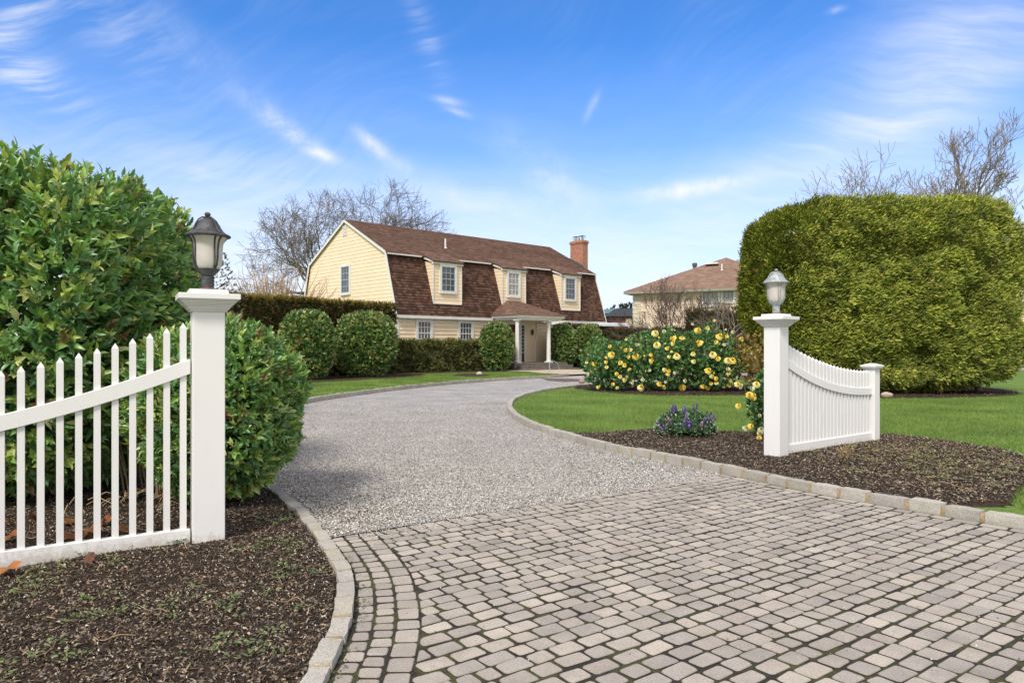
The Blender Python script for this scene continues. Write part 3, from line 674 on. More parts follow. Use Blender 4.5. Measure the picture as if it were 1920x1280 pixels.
def lantern_metal(name, pat):
    m, t, b = material(name); p = t.obj(); n = t.noise(p, 22, 6, .7)
    c = t.ramp(n, [(.38, (.045, .048, .05)), (.58, (.085, .09, .095)), (.76, (.26, .28, .30))]) if not pat else t.ramp(n, [(.3, (.20, .20, .18)), (.5, (.36, .40, .40)), (.7, (.52, .60, .62))])
    t.put(b.inputs['Base Color'], c); b.inputs['Roughness'].default_value = .6; b.inputs['Metallic'].default_value = .25; t.put(b.inputs['Normal'], t.bump(n, .3, .004)); return m
M_copper = simple('rusty_copper', (.30, .13, .085), .6, .4, .3, 20)
def frost():
    m, t, b = material('frosted_glass'); p = t.obj()
    t.put(b.inputs['Base Color'], t.mix(t.ramp(t.noise(p, 14, 5), [(.5, 0.), (.8, .5)]), (.78, .73, .67), (.52, .44, .38)))
    b.inputs['Roughness'].default_value = .35; b.inputs['Transmission Weight'].default_value = .25; b.inputs['Subsurface Weight'].default_value = .0
    return m
M_frost = frost()
lantern((*LP, 1.804), LROT+R(28), 'weathered dark grey bell lantern on the left gate post', False)
lantern((*RP, 1.804), RROT+R(50), 'pale patinated bell lantern on the right gate post', True)

# picket panels
def panel(name, a, b, label, sp_, pw, pt, rail, top, zbot, rail_h, sh=0.):
    a, b = np.array(a), np.array(b); L = np.linalg.norm(b-a); d = (b-a)/L; n_ = np.array((-d[1], d[0]))
    t_ = thing(name, (a[0], a[1], .04), label, 'fence', 'white picket panels beside the gate'); ax = (d[0], d[1])
    n = int(L/sp_)
    for i in range(n):
        s = sp_*(i+.5)+(L-n*sp_)/2+sh; p = a+d*s; zt = top(s/L); m = MB(); h = zt-zbot-.02
        m.box((p[0], p[1], zbot+.02+(h-.035)/2), (pw, pt, h-.035), ax)
        base = [(p[0]+ax[0]*x*pw/2-ax[1]*y*pt/2, p[1]+ax[1]*x*pw/2+ax[0]*y*pt/2, zt-.035) for x, y in ((-1, -1), (1, -1), (1, 1), (-1, 1))]
        apex = (p[0], p[1], zt)
        for k in range(4): m.face([base[k], base[(k+1) % 4], apex])
        m.build('picket', M_white, t_)
    th = pt+.034; m = MB(); N = 20
    pr = [(a+d*(L*i/N), rail(i/N)) for i in range(N+1)]
    for (p, z), (q_, z2) in zip(pr, pr[1:]):
        def rg(p, z): return [(p[0]-n_[0]*th/2, p[1]-n_[1]*th/2, z-rail_h/2), (p[0]+n_[0]*th/2, p[1]+n_[1]*th/2, z-rail_h/2), (p[0]+n_[0]*th/2, p[1]+n_[1]*th/2, z+rail_h/2), (p[0]-n_[0]*th/2, p[1]-n_[1]*th/2, z+rail_h/2)]
        A, B = rg(p, z), rg(q_, z2)
        for k in range(4): m.face([A[k], A[(k+1) % 4], B[(k+1) % 4], B[k]])
    A = rg(*pr[0]); B = rg(*pr[-1]); m.face(A[::-1]); m.face(B); m.build('top_rail', M_white, t_, bevel=.004)
    m = MB(); c = (a+b)/2; m.box((c[0], c[1], zbot-.005), (L, th, .15), ax); m.build('bottom_rail', M_white, t_, bevel=.004)
    return t_
dL = np.array((math.sin(R(59)), math.cos(R(59)))); dR = np.array((math.sin(R(52.5)), math.cos(R(52.5))))
aL = np.array(LP)-dL*.118
def risef(f0, f1, p): return lambda f: f0+(f1-f0)*max(0., min(1., f))**p
panel('picket_fence', aL-dL*2.9, aL, 'white open picket panel rising to the left gate post, bush behind it', .105, .041, .032, risef(.72, 1.262, 2.1), risef(1.04, 1.585, 2.0), .045, .105, .042)
aR = np.array(RP)+dR*.125; bR = aR+dR*2.24
panel('picket_fence', aR, bR, 'white close-set picket panel sweeping down from the right gate post', .0905, .052, .040,
      lambda f: .765+.46*(1-f)**2.2, lambda f: 1.065+.415*(1-f)**1.9, .10, .10)
t_ = thing('fence_post', (*(bR+dR*.08), .03), 'short white capped post ending the right picket panel', 'post'); m = MB(); c = bR+dR*.08
m.box((c[0], c[1], .555), (.15, .15, 1.05), (dR[0], dR[1])); m.build('shaft', M_white, t_, bevel=.005)
m = MB()
for z, s_, h in ((1.088, .18, .016), (1.105, .215, .016), (1.124, .235, .022)): m.box((c[0], c[1], z), (s_, s_, h), (dR[0], dR[1]))
m.box((c[0], c[1], 1.148), (.225, .225, .026), (dR[0], dR[1]), top=.25); m.build('cap', M_white, t_)

# ------------------------------------------------------------------ main house (s along the street front, u back from the front wall, z up)
KH = 1.0548; TH = R(47.375); HD = np.array((math.sin(TH), math.cos(TH))); HB = np.array((-HD[1], HD[0])); HO = np.array((-6.203, 38.5))
def H(s, u, z): p = HO+HD*(s*KH)+HB*(u*KH); return (p[0], p[1], 1.4+(z-1.4)*KH)
HL, HW, HA, Z1, Z2, Z3, ZG = 16.23, 10.24, .926, 3.03, 6.33, 8.51, .07
def siding_mat(name, c1, c2):
    m, t, b = material(name); p = t.geo()
    n = t.noise(t.scale(p, (1, 1, .5)), 1.4, 5, .6); f = t.noise(t.scale(p, (3, 3, 1)), 9, 4, .7)
    c = t.mix(t.ramp(n, [(.35, 0.), (.7, 1.)]), c1, c2); c = t.mix(1., c, t.ramp(f, [(.3, .90), (.7, 1.07)]), 'MULTIPLY')
    t.put(b.inputs['Base Color'], c); b.inputs['Roughness'].default_value = .65; return m
M_yel = siding_mat('yellow_siding', (.84, .67, .46), (.87, .72, .51))
M_yel2 = siding_mat('yellow_shingle_siding', (.84, .68, .47), (.87, .74, .54))
M_cream = siding_mat('cream_siding', (.80, .64, .50), (.84, .69, .55))
def shingle_mat(name, a, b_, c_, bw=.30, bh=.14):
    m, t, b = material(name); uv = t.uv()
    br = t.new('ShaderNodeTexBrick'); t.put(br.inputs['Vector'], uv); br.offset = .5; br.inputs['Color1'].default_value = (0, 0, 0, 1); br.inputs['Color2'].default_value = (1, 1, 1, 1)
    br.inputs['Mortar'].default_value = (.1, .1, .1, 1); br.inputs['Scale'].default_value = 1; br.inputs['Mortar Size'].default_value = .008; br.inputs['Brick Width'].default_value = bw; br.inputs['Row Height'].default_value = bh
    c = t.ramp(br.outputs['Color'], [(.15, a), (.5, b_), (.85, c_)])
    c = t.mix(1., c, t.ramp(t.noise(uv, 40, 3, .7), [(.3, .75), (.7, 1.25)]), 'MULTIPLY'); c = t.mix(1., c, t.ramp(t.noise(uv, .8, 4), [(.3, .85), (.7, 1.15)]), 'MULTIPLY')
    t.put(b.inputs['Base Color'], c); b.inputs['Roughness'].default_value = .9; b.inputs['Specular IOR Level'].default_value = .2
    t.put(b.inputs['Normal'], t.bump(br.outputs['Fac'], .8, -.012)); return m
M_roof = shingle_mat('roof_shingles', (.125, .072, .053), (.165, .098, .072), (.225, .14, .104), .24, .13)
M_mans = shingle_mat('mansard_shingles', (.056, .032, .023), (.096, .051, .036), (.145, .078, .056), .21, .155)
M_roof2 = shingle_mat('neighbour_shingles', (.215, .14, .105), (.25, .165, .125), (.295, .20, .15), .3, .2)
M_trim = simple('white_trim', (.74, .73, .70), .5, var=.06, scale=3)
M_col = simple('column_paint', (.72, .71, .68), .5, var=.08, scale=5)
def glass_mat(name, a, b_, sc_=3.):
    m, t, b = material(name); p = t.geo()
    t.put(b.inputs['Base Color'], t.mix(t.ramp(t.noise(t.scale(p, (2, 2, .6)), sc_, 3), [(.4, 0.), (.6, 1.)]), a, b_)); b.inputs['Roughness'].default_value = .06; b.inputs['Specular IOR Level'].default_value = .7; return m
M_pane = glass_mat('window_glass', (.035, .045, .055), (.085, .10, .115))
M_paneb = glass_mat('blind_behind_glass', (.26, .28, .27), (.36, .37, .35))
M_sash = simple('sash_blue_grey', (.36, .41, .47), .5, var=.05)
M_red = simple('red_brown_door', (.095, .030, .018), .4, var=.2, scale=4)
M_black = simple('black_metal', (.02, .02, .02), .5)
M_stonestep = simple('slate_step', (.17, .145, .12), .85, var=.3, scale=4, bump=.4)
M_lead = simple('lead_flashing', (.12, .125, .13), .5, .4)
def brick_mat():
    m, t, b = material('brick'); uv = t.uv(); br = t.new('ShaderNodeTexBrick'); t.put(br.inputs['Vector'], uv)
    br.inputs['Color1'].default_value = (.37, .135, .075, 1); br.inputs['Color2'].default_value = (.49, .215, .125, 1); br.inputs['Mortar'].default_value = (.36, .27, .21, 1)
    br.inputs['Scale'].default_value = 1; br.inputs['Mortar Size'].default_value = .009; br.inputs['Brick Width'].default_value = .22; br.inputs['Row Height'].default_value = .075
    t.put(b.inputs['Base Color'], t.mix(1., br.outputs['Color'], t.ramp(t.noise(uv, 5, 4), [(.3, .75), (.7, 1.15)]), 'MULTIPLY')); b.inputs['Roughness'].default_value = .9
    t.put(b.inputs['Normal'], t.bump(br.outputs['Fac'], .7, -.008)); return m
M_brick = brick_mat()

house = thing('gambrel_house', H(HL/2, HW/2, ZG), 'yellow house with brown gambrel roof, three dormers and a columned porch', 'house')
def lap(mb, fn, lo, hi, z0, z1, ch, lapd=.016):
    """lapped boards: fn(a, out, z); lo(z), hi(z) give the ends of each course"""
    z = z0
    while z < z1-.01:
        e = min(z+ch, z1); a0, a1, b0, b1 = lo(z), hi(z), lo(e), hi(e)
        if a1-a0 > .02:
            A, B, Cc, Dd = fn(a0, lapd, z), fn(a1, lapd, z), fn(b1, .003, e), fn(b0, .003, e)
            mb.face([A, B, Cc, Dd]); mb.face([fn(a0, 0, z), fn(a1, 0, z), B, A])
        z = e
# front wall
m = MB(); lap(m, lambda a, o, z: H(a, -o, z), lambda z: 0, lambda z: HL, ZG, Z1, .20, .034); m.build('front_wall', M_yel, house, weld=False)
# left gable wall, shingled
def gl(z): return (HA*max(0, z-Z1)/(Z2-Z1) if z < Z2 else HA+(HW/2-HA)*(z-Z2)/(Z3-Z2))
m = MB(); lap(m, lambda a, o, z: H(-o, a, z), gl, lambda z: HW-gl(z), ZG, Z3-.02, .195, .017); m.build('gable_wall', M_yel2, house, weld=False)
m = MB(); lap(m, lambda a, o, z: H(HL+o, a, z), gl, lambda z: HW-gl(z), ZG, Z3-.02, .195, .017); m.build('gable_wall', M_yel2, house, weld=False)
m = MB(); lap(m, lambda a, o, z: H(a, HW+o, z), lambda z: 0, lambda z: HL, ZG, Z1, .185); m.build('back_wall', M_yel, house, weld=False)
# roof planes in lapped courses
def roof_plane(mb, p, s0, s1, n, th=.022, uvo=0.):
    """p: (u0,z0)-(u1,z1) going up; courses of shingles along s"""
    (u0, z0), (u1, z1) = p; L = math.hypot(u1-u0, z1-z0); dx_, dz_ = (u1-u0)/L, (z1-z0)/L; nx, nz = (-dz_, dx_) if (-dz_ < 0) == (u1 > u0) or True else (dz_, -dx_)
    if nz < 0: nx, nz = -nx, -nz
    for i in range(n):
        a, b = L*i/n, L*(i+1)/n
        def q(s, t, o): return H(s, u0+dx_*t+nx*o, z0+dz_*t+nz*o)
        mb.face([q(s0, a, th), q(s1, a, th), q(s1, b, .004), q(s0, b, .004)], [(s0+uvo, a), (s1+uvo, a), (s1+uvo, b), (s0+uvo, b)])
        mb.face([q(s0, a, 0), q(s1, a, 0), q(s1, a, th), q(s0, a, th)], [(s0, a)]*4)
m = MB(); EV = -.16
k_ = HA/(Z2-Z1)
roof_plane(m, ((EV, Z1-.02), (HA, Z2)), -.10, HL+.10, 22); roof_plane(m, ((HW-EV, Z1-.02), (HW-HA, Z2)), -.10, HL+.10, 22); mans = m.build('mansard', M_mans, house, weld=False)
m = MB(); sl = (Z3-Z2)/(HW/2-HA)
roof_plane(m, ((HA-.22, Z2-.22*sl+.05), (HW/2, Z3+.05)), -.14, HL+.14, 34); roof_plane(m, ((HW-HA+.22, Z2-.22*sl+.05), (HW/2, Z3+.05)), -.14, HL+.14, 34, uvo=.13); roof = m.build('upper_roof', M_roof, house, weld=False)
# white trim: rakes, knee strip, eave, corner boards
def bar(mb, a, b, w_, up, out=None):
    a, b = Vector(a), Vector(b); d = (b-a).normalized(); up = Vector(up).normalized(); sd_ = d.cross(up).normalized()
    r = lambda p: [p-sd_*w_[0]/2-up*w_[1]/2, p+sd_*w_[0]/2-up*w_[1]/2, p+sd_*w_[0]/2+up*w_[1]/2, p-sd_*w_[0]/2+up*w_[1]/2]
    mb.hexa(r(a), r(b))
HDv = Vector((HD[0], HD[1], 0)); HBv = Vector((HB[0], HB[1], 0))
for s in (-.125, HL+.125):
    m = MB(); pts = [(EV+.02, Z1-.05), (HA-.03, Z2-.02), (HW/2, Z3-.03), (HW-HA+.03, Z2-.02), (HW-EV-.02, Z1-.05)]
    for (u0, z0), (u1, z1) in zip(pts, pts[1:]):
        d = Vector(H(0, u1, z1))-Vector(H(0, u0, z0)); n_ = d.cross(HDv).normalized(); bar(m, H(s, u0, z0), H(s, u1, z1), (.04, .14), n_)
    m.build('rake_board', M_trim, house, weld=False)
z_e = Z2-.24*sl+.03
segs = [(-.12, 2.02), (4.12, 6.95), (9.12, 11.9), (13.95, HL+.12)]
for a, b in segs: m = MB(); bar(m, H(a, HA-.25, z_e), H(b, HA-.25, z_e), (.05, .07), (0, 0, 1)); m.build('knee_strip', M_trim, house, weld=False)
for a, b in ((-.12, 6.3), (10.15, HL+.12)): m = MB(); bar(m, H(a, EV-.03, Z1-.08), H(b, EV-.03, Z1-.08), (.13, .16), (0, 0, 1)); m.build('eave_gutter', M_trim, house, weld=False)
m = MB(); bar(m, H(0, -.02, Z1-.22), H(6.3, -.02, Z1-.22), (.03, .12), (0, 0, 1)); m.build('frieze_board', M_trim, house, weld=False)
for a in (.06, HL-.06): m = MB(); bar(m, H(a, -.02, ZG), H(a, -.02, Z1-.2), (.05, .12), HDv); m.build('corner_board', M_trim, house, weld=False)

def window(parent, fn, w_, h, pane, sash, cas=.11, rows=3, cols=3, blind=False, name='window', two=True):
    """fn(a, out, z): a across from the lower left of the glass, out from the wall"""
    def bx(mb, a0, a1, z0, z1, o0, o1): mb.hexa([fn(a0, o0, z0), fn(a1, o0, z0), fn(a1, o0, z1), fn(a0, o0, z1)], [fn(a0, o1, z0), fn(a1, o1, z0), fn(a1, o1, z1), fn(a0, o1, z1)])
    m = MB(); o1 = .065
    bx(m, -cas, 0, -cas, h+cas, 0, o1); bx(m, w_, w_+cas, -cas, h+cas, 0, o1); bx(m, 0, w_, h, h+cas, 0, o1+.01); bx(m, 0, w_, -cas, 0, 0, o1+.03)
    f = m.build(name, M_trim, parent, weld=False)
    m = MB(); m.face([fn(0, .022, 0), fn(w_, .022, 0), fn(w_, .022, h), fn(0, .022, h)]); m.build('pane', pane, f)
    if blind:
        m = MB(); n = int(h*.9/.07)
        for i in range(n): m.face([fn(.03, .0235, h-.04-i*.07), fn(w_-.03, .0235, h-.04-i*.07), fn(w_-.03, .0255, h-.085-i*.07), fn(.03, .0255, h-.085-i*.07)])
        m.build('blind', M_paneb, f)
    m = MB(); s_ = .04
    bx(m, 0, s_, 0, h, .024, .045); bx(m, w_-s_, w_, 0, h, .024, .045); bx(m, s_, w_-s_, 0, s_, .024, .045); bx(m, s_, w_-s_, h-s_, h, .024, .045)
    if two: bx(m, s_, w_-s_, h/2-.025, h/2+.025, .024, .05)
    mu = .016
    for i in range(1, cols): bx(m, w_*i/cols-mu, w_*i/cols+mu, s_, h-s_, .024, .036)
    for i in range(1, 2*rows if two else rows):
        zz = h*i/(2*rows if two else rows)
        if not two or i != rows: bx(m, s_, w_-s_, zz-mu, zz+mu, .024, .0365)
    m.build('sash', sash, f, weld=False); return f
window(house, lambda a, o, z: H(-o-.012, 5.56-a, 4.43+z), .86, 1.47, M_pane, M_sash, .13, 2, 3)
m = MB()                                                            # attic louvre
for i in range(7): m.face([H(-.05, 5.36, 7.66+i*.082), H(-.05, 5.02, 7.66+i*.082), H(-.018, 5.02, 7.74+i*.082), H(-.018, 5.36, 7.74+i*.082)])
for a, b in ((5.40, 5.36), (5.02, 4.98)): m.hexa([H(-.015, a, 7.62), H(-.015, b, 7.62), H(-.015, b, 8.26), H(-.015, a, 8.26)], [H(-.07, a, 7.62), H(-.07, b, 7.62), H(-.07, b, 8.26), H(-.07, a, 8.26)])
m.build('gable_vent', M_trim, house, weld=False)
for s0, s1 in ((1.28, 2.10), (4.08, 4.90)):
    window(house, lambda a, o, z, s0=s0: H(s0+a, -o-.012, 1.50+z), s1-s0, 1.24, M_pane, M_trim, .14, 2, 4)
# dormers
UD = .19
for i, (a, b, wa, wb) in enumerate(((2.34, 4.22, 2.86, 3.76), (7.28, 9.10, 7.72, 8.56), (12.24, 13.95, 12.60, 13.46))):
    zb, zt = 3.74, 5.93
    um = lambda z: EV+(HA-EV)*(z-Z1+.02)/(Z2-Z1+.02)
    m = MB(); lap(m, lambda x, o, z: H(x, UD-.14-o, z), lambda z: a, lambda z: b, zb, zt-.12, .185)
    z = zb
    while z < 6.0:                                                  # cheeks
        e = min(z+.185, 6.0)
        for sgn, sx in ((-1, a), (1, b)):
            m.face([H(sx+sgn*.016, UD-.15, z), H(sx+sgn*.016, um(z)+.1, z), H(sx+sgn*.003, um(e)+.1, e), H(sx+sgn*.003, UD-.15, e)])
            m.face([H(sx, UD-.15, z), H(sx, um(z)+.1, z), H(sx+sgn*.016, um(z)+.1, z), H(sx+sgn*.016, UD-.15, z)])
        z = e
    dm = m.build('dormer', M_yel, house, weld=False)
    m = MB(); bar(m, H(a-.10, UD-.18, zt-.03), H(b+.10, UD-.18, zt-.03), (.10, .15), (0, 0, 1))
    bar(m, H(a-.02, UD-.165, zb-.02), H(b+.02, UD-.165, zb-.02), (.07, .06), (0, 0, 1))
    for sx in (a-.015, b+.015): bar(m, H(sx, UD-.16, zb+.02), H(sx, UD-.16, zt-.11), (.05, .05), HDv)
    for sx in (a-.09, b+.09): bar(m, H(sx, UD-.22, zt+.01), H(sx, HA+.05, z_e+.02), (.03, .10), (0, 0, 1))
    m.build('dormer_trim', M_trim, dm, weld=False)
    m = MB()
    for k in range(6):
        t0, t1 = k/6, (k+1)/6; U0, Z0, U1, ZZ1 = UD-.30, zt+.045, HA+.45, Z2+.45*sl+.062
        f = lambda t, o=0.: (U0+(U1-U0)*t, Z0+(ZZ1-Z0)*t+o)
        (ua, za), (ub, zb_) = f(t0), f(t1)
        m.face([H(a-.13, ua, za+.02), H(b+.13, ua, za+.02), H(b+.13, ub, zb_+.003), H(a-.13, ub, zb_+.003)], [(a, t0*1.2), (b, t0*1.2), (b, t1*1.2), (a, t1*1.2)])
        m.face([H(a-.13, ua, za), H(b+.13, ua, za), H(b+.13, ua, za+.02), H(a-.13, ua, za+.02)])
    for sx in (a-.13, b+.13): m.face([H(sx, U0, Z0+.02), H(sx, U1, ZZ1+.01), H(sx, U1, ZZ1-.05), H(sx, U0, Z0-.04)])
    m.face([H(a-.13, U0, Z0-.04), H(b+.13, U0, Z0-.04), H(b+.13, U1, ZZ1-.05), H(a-.13, U1, ZZ1-.05)])
    m.build('dormer_roof', M_roof, dm, weld=False)
    def wf(a_, o, z_, wa=wa): return H(wa+a_, UD-.14-o-.012, 4.40+z_)
    window(dm, wf, wb-wa, 1.32, M_pane if i != 1 else M_paneb, M_sash if i != 1 else M_trim, .13, 2, 3, blind=(i == 1), name='window')
# chimney
ch = MB(); s0, s1, u0, u1, zt = HL-.33, HL+.17, 1.50, 2.66, 8.62
def ringc(z, e): return [H(s0-e, u0-e, z), H(s1+e, u0-e, z), H(s1+e, u1+e, z), H(s0-e, u1+e, z)]
def bring(mb, A, B, hgt):
    for k in range(4):
        j = (k+1) % 4; L = (Vector(A[j])-Vector(A[k])).length; z0 = A[k][2]; z1 = B[k][2]; mb.face([A[k], A[j], B[j], B[k]], [(0, z0), (L, z0), (L, z1), (0, z1)])
bring(ch, ringc(ZG, 0), ringc(zt-.22, 0), 1)
for z0, z1, e in ((zt-.22, zt-.15, .03), (zt-.15, zt-.06, .06), (zt-.06, zt, .02)): bring(ch, ringc(z0, e), ringc(z1, e), 1); ch.face(ringc(z0, e)); ch.face(ringc(z1, e))
chim = ch.build('chimney', M_brick, house, weld=False)
for dv in (.28, .62, .92):
    m = MB(); m.lathe(H(HL-.08, u0+dv, zt), [(.10, 0), (.10, .22), (.085, .22), (.085, .05)], 12); m.build('flue', simple('clay_flue', (.55, .40, .27), .8), chim)
for dv in (.30, .85):
    m = MB(); p = H(HL-.08, u0+dv, zt+.32); m.box(p, (.42, .42, .03), (HD[0], HD[1]), top=.8)
    for x, y in ((-1, -1), (1, -1), (1, 1), (-1, 1)): q_ = np.array(p[:2])+HD*x*.15+HB*y*.15; m.tube([(q_[0], q_[1], p[2]-.32), (q_[0], q_[1], p[2])], .012, 4)
    m.build('flue_cap', M_black, chim, weld=False)
m = MB(); zf = lambda u: Z2+(u-HA)*sl+.07
m.hexa([H(s0-.035, u0-.05, zf(u0)-.05), H(s0-.035, u1+.05, zf(u1)-.05), H(s0-.035, u1+.05, zf(u1)+.20), H(s0-.035, u0-.05, zf(u0)+.20)], [H(s0-.005, u0-.05, zf(u0)-.05), H(s0-.005, u1+.05, zf(u1)-.05), H(s0-.005, u1+.05, zf(u1)+.20), H(s0-.005, u0-.05, zf(u0)+.20)]); m.build('flashing', M_lead, chim)
m = MB(); p = H(4.93, 2.4, Z2+(2.4-HA)*sl); m.lathe((p[0], p[1], p[2]), [(.15, .02), (.06, .08), (.055, .10), (.055, .62), (.04, .62)], 12); m.build('roof_vent_pipe', M_trim, house)
# porch
PZ = .50
px0, px1, pu = 6.30, 10.05, -2.28
m = MB(); m.hexa([H(px0-.35, pu-.15, ZG-.05), H(px1+.1, pu-.15, ZG-.05), H(px1+.1, 0, ZG-.05), H(px0-.35, 0, ZG-.05)], [H(px0-.35, pu-.15, PZ), H(px1+.1, pu-.15, PZ), H(px1+.1, 0, PZ), H(px0-.35, 0, PZ)])
pf = m.build('porch_floor', M_stonestep, house)
for i, (e, z) in enumerate(((.38, .355), (.74, .205))):
    m = MB(); A = [H(px0-.05-e*.4, pu-.15-e, ZG-.05), H(px1-.1+e*.7, pu-.15-e, ZG-.05), H(px1-.1+e*.7, pu-.155, ZG-.05), H(px0-.05-e*.4, pu-.155, ZG-.05)]; m.hexa(A, [(x, y, 1.4+(z-1.4)*KH) for x, y, _ in A]); m.build('step', M_stonestep, pf)
for s in (6.55, 9.02):
    p = H(s, pu+.28, PZ); hgt = (2.90-PZ)*KH; m = MB(); m.box((p[0], p[1], p[2]+.035), (.36, .36, .07), (HD[0], HD[1])); m.box((p[0], p[1], p[2]+hgt-.03), (.33, .33, .06), (HD[0], HD[1]))
    m.lathe(p, [(.16, .07), (.165, .09), (.15, .115), (.135, .13), (.132, .14), (.128, hgt*.35), (.112, hgt-.15), (.112, hgt-.13), (.13, hgt-.115), (.112, hgt-.10), (.145, hgt-.065), (.145, hgt-.06)], 20); m.build('column', M_col, house, smooth=True, weld=False)
m = MB(); zc0, zc1, zc2 = 2.90, 3.02, 3.16
def pr(e, z): return [H(px0-e+.12, pu-e+.12, z), H(px1+e-.12, pu-e+.12, z), H(px1+e-.12, -.02, z), H(px0-e+.12, -.02, z)]
m.hexa(pr(0, zc0), pr(0, zc1)); m.hexa(pr(.12, zc1), pr(.16, zc2)); m.build('porch_cornice', M_trim, house, weld=False)
m = MB(); ap0, ap1 = (7.85, .40, 4.22), (8.35, .40, 4.22); e = .20
LL, RR, RB, LB_ = (px0-e+.1, pu-e+.1), (px1+e-.1, pu-e+.1), (px1+e-.1, .25), (px0-e+.1, .25)
def face_courses(mb, b0, b1, t0, t1, n=8):
    b0, b1, t0, t1 = map(np.array, (b0, b1, t0, t1))
    for i in range(n):
        a, b = i/n, (i+1)/n; P = [b0+(t0-b0)*a, b1+(t1-b1)*a, b1+(t1-b1)*b, b0+(t0-b0)*b]; up = np.array((0, 0, .02))
        L = np.linalg.norm(P[1]-P[0]); Hh = np.linalg.norm(t0-b0)
        q4 = [P[0]+up, P[1]+up, P[2]+up*.15, P[3]+up*.15]; mb.face([H(*v) for v in q4], [(0, Hh*a), (L, Hh*a), (L, Hh*b), (0, Hh*b)]); mb.face([H(*v) for v in (P[0], P[1], q4[1], q4[0])])
zr = 3.165
face_courses(m, (*LL, zr), (*RR, zr), ap0, ap1); face_courses(m, (*LB_, zr), (*LL, zr), ap0, ap0); face_courses(m, (*RR, zr), (*RB, zr), ap1, ap1); m.build('porch_roof', M_roof, house, weld=False)
# front door with side light, lamp, bow window right of the porch
m = MB()
def wb(mb, a0, a1, z0, z1, o0, o1): mb.hexa([H(a0, -o0, z0), H(a1, -o0, z0), H(a1, -o0, z1), H(a0, -o0, z1)], [H(a0, -o1, z0), H(a1, -o1, z0), H(a1, -o1, z1), H(a0, -o1, z1)])
for a in (7.02, 7.42, 8.62, 9.0): wb(m, a-.07, a+.07, PZ, 2.72, .0, .09)
wb(m, 6.95, 9.07, 2.72, 2.88, .0, .10); df = m.build('door_frame', M_trim, house, weld=False)
m = MB(); wb(m, 7.49, 8.55, PZ+.02, 2.70, .01, .05)
for z0, z1 in ((.75, 1.35), (1.5, 2.05), (2.15, 2.55)):
    for a in (7.62, 8.08): wb(m, a, a+.36, z0, z1, .051, .062)
dr_ = m.build('front_door', M_red, house, weld=False); m = MB(); m.lathe(H(8.42, -.09, 1.45), [(.02, -.03), (.04, 0), (.02, .03)], 10); m.build('handle', M_copper, dr_)
for a in (7.09, 8.69):
    m = MB(); wb(m, a, a+.24, PZ+.55, 2.68, .01, .03); sl_ = m.build('side_light', M_pane, house)
    m = MB(); wb(m, a, a+.24, PZ+.02, PZ+.53, .01, .05); m.build('side_light_panel', M_red, sl_, weld=False)
    for z in (1.5, 1.95, 2.35): m = MB(); wb(m, a, a+.24, z, z+.03, .031, .05); m.build('glazing_bar', M_red, sl_, weld=False)
m = MB(); p = np.array(H(9.52, -.16, 2.28)); m.lathe(tuple(p), [(.02, -.20), (.06, -.17), (.085, .05), (.11, .06), (.05, .14), (.015, .20)], 8); m.tube([tuple(p+np.array((0, 0, .16))), tuple(np.array(H(9.52, -.01, 2.36)))], .012, 5); m.build('wall_lamp', M_black, house, weld=False)
bs0, bs1, bo = 11.05, 12.9, .55
m = MB(); A = [(bs0, -.02), (bs0+.35, -bo), (bs1-.35, -bo), (bs1, -.02)]
m.hexa([H(s, u, ZG) for s, u in A], [H(s, u, 2.75) for s, u in A]); bw_ = m.build('bow_window', M_trim, house)
m = MB(); B = [(bs0-.12, -.02), (bs0+.3, -bo-.14), (bs1-.3, -bo-.14), (bs1+.12, -.02)]; m.hexa([H(s, u, 2.76) for s, u in B], [H(s, u, 2.87) for s, u in B]); m.build('bow_cornice', M_trim, bw_)
for (a, b) in zip(A, A[1:]):
    a, b = np.array(a), np.array(b); d = (b-a); n_ = nrm(np.array((d[1], -d[0]))); n_ = n_ if n_[1] < 0 else -n_
    P0, P1 = a+d*.14+n_*.012, b-d*.14+n_*.012; m = MB(); m.face([H(P0[0], P0[1], 1.1), H(P1[0], P1[1], 1.1), H(P1[0], P1[1], 2.6), H(P0[0], P0[1], 2.6)]); m.build('pane', M_pane, bw_)
# downspout at the porch end
m = MB(); m.tube([H(10.0, -.10, 2.95), H(9.95, -.10, 2.5), H(10.0, -.10, 2.1), H(9.85, -.08, 1.7), H(9.85, -.08, .2)], .045, 8); m.build('downspout', M_trim, house, smooth=True, weld=False)

# ------------------------------------------------------------------ clipped shrubs and hedges by the house
BOX = [(.12, .225, .072), (.16, .285, .08), (.085, .175, .062), (.24, .34, .10), (.36, .42, .13), (.10, .21, .085), (.45, .48, .20)]
def round_shrub(px, py, r, h, label, seed):
    shrub('clipped_shrub', (px, py), (r, r, h*.54), label, 'shrub', 2300, 6, .145, .06, pal=BOX, e=2.6, lump=.08, ls=2.2, egg=.22, group='rounded clipped shrubs by the house', seed=seed, zc=h*.50, big=False, stems_=3, depth=.2, core=0, inner=1300)
round_shrub(-8.40, 29.3, 1.06, 2.68, 'rounded green shrub just right of the left gate post bush, before the tall dark hedge', 11.)
round_shrub(-6.54, 32.0, 1.34, 2.78, 'largest rounded green shrub, at the right end of the tall dark hedge', 12.)
round_shrub(-.87, 40.3, .95, 2.55, 'rounded green shrub at the end of the low hedge, left of the porch columns', 13.)
round_shrub(3.17, 45.0, .90, 2.62, 'rounded green shrub right beside the right porch column', 14.)
round_shrub(4.83, 45.6, .90, 2.60, 'rounded green shrub farther from the porch, its left side touching its twin', 15.)
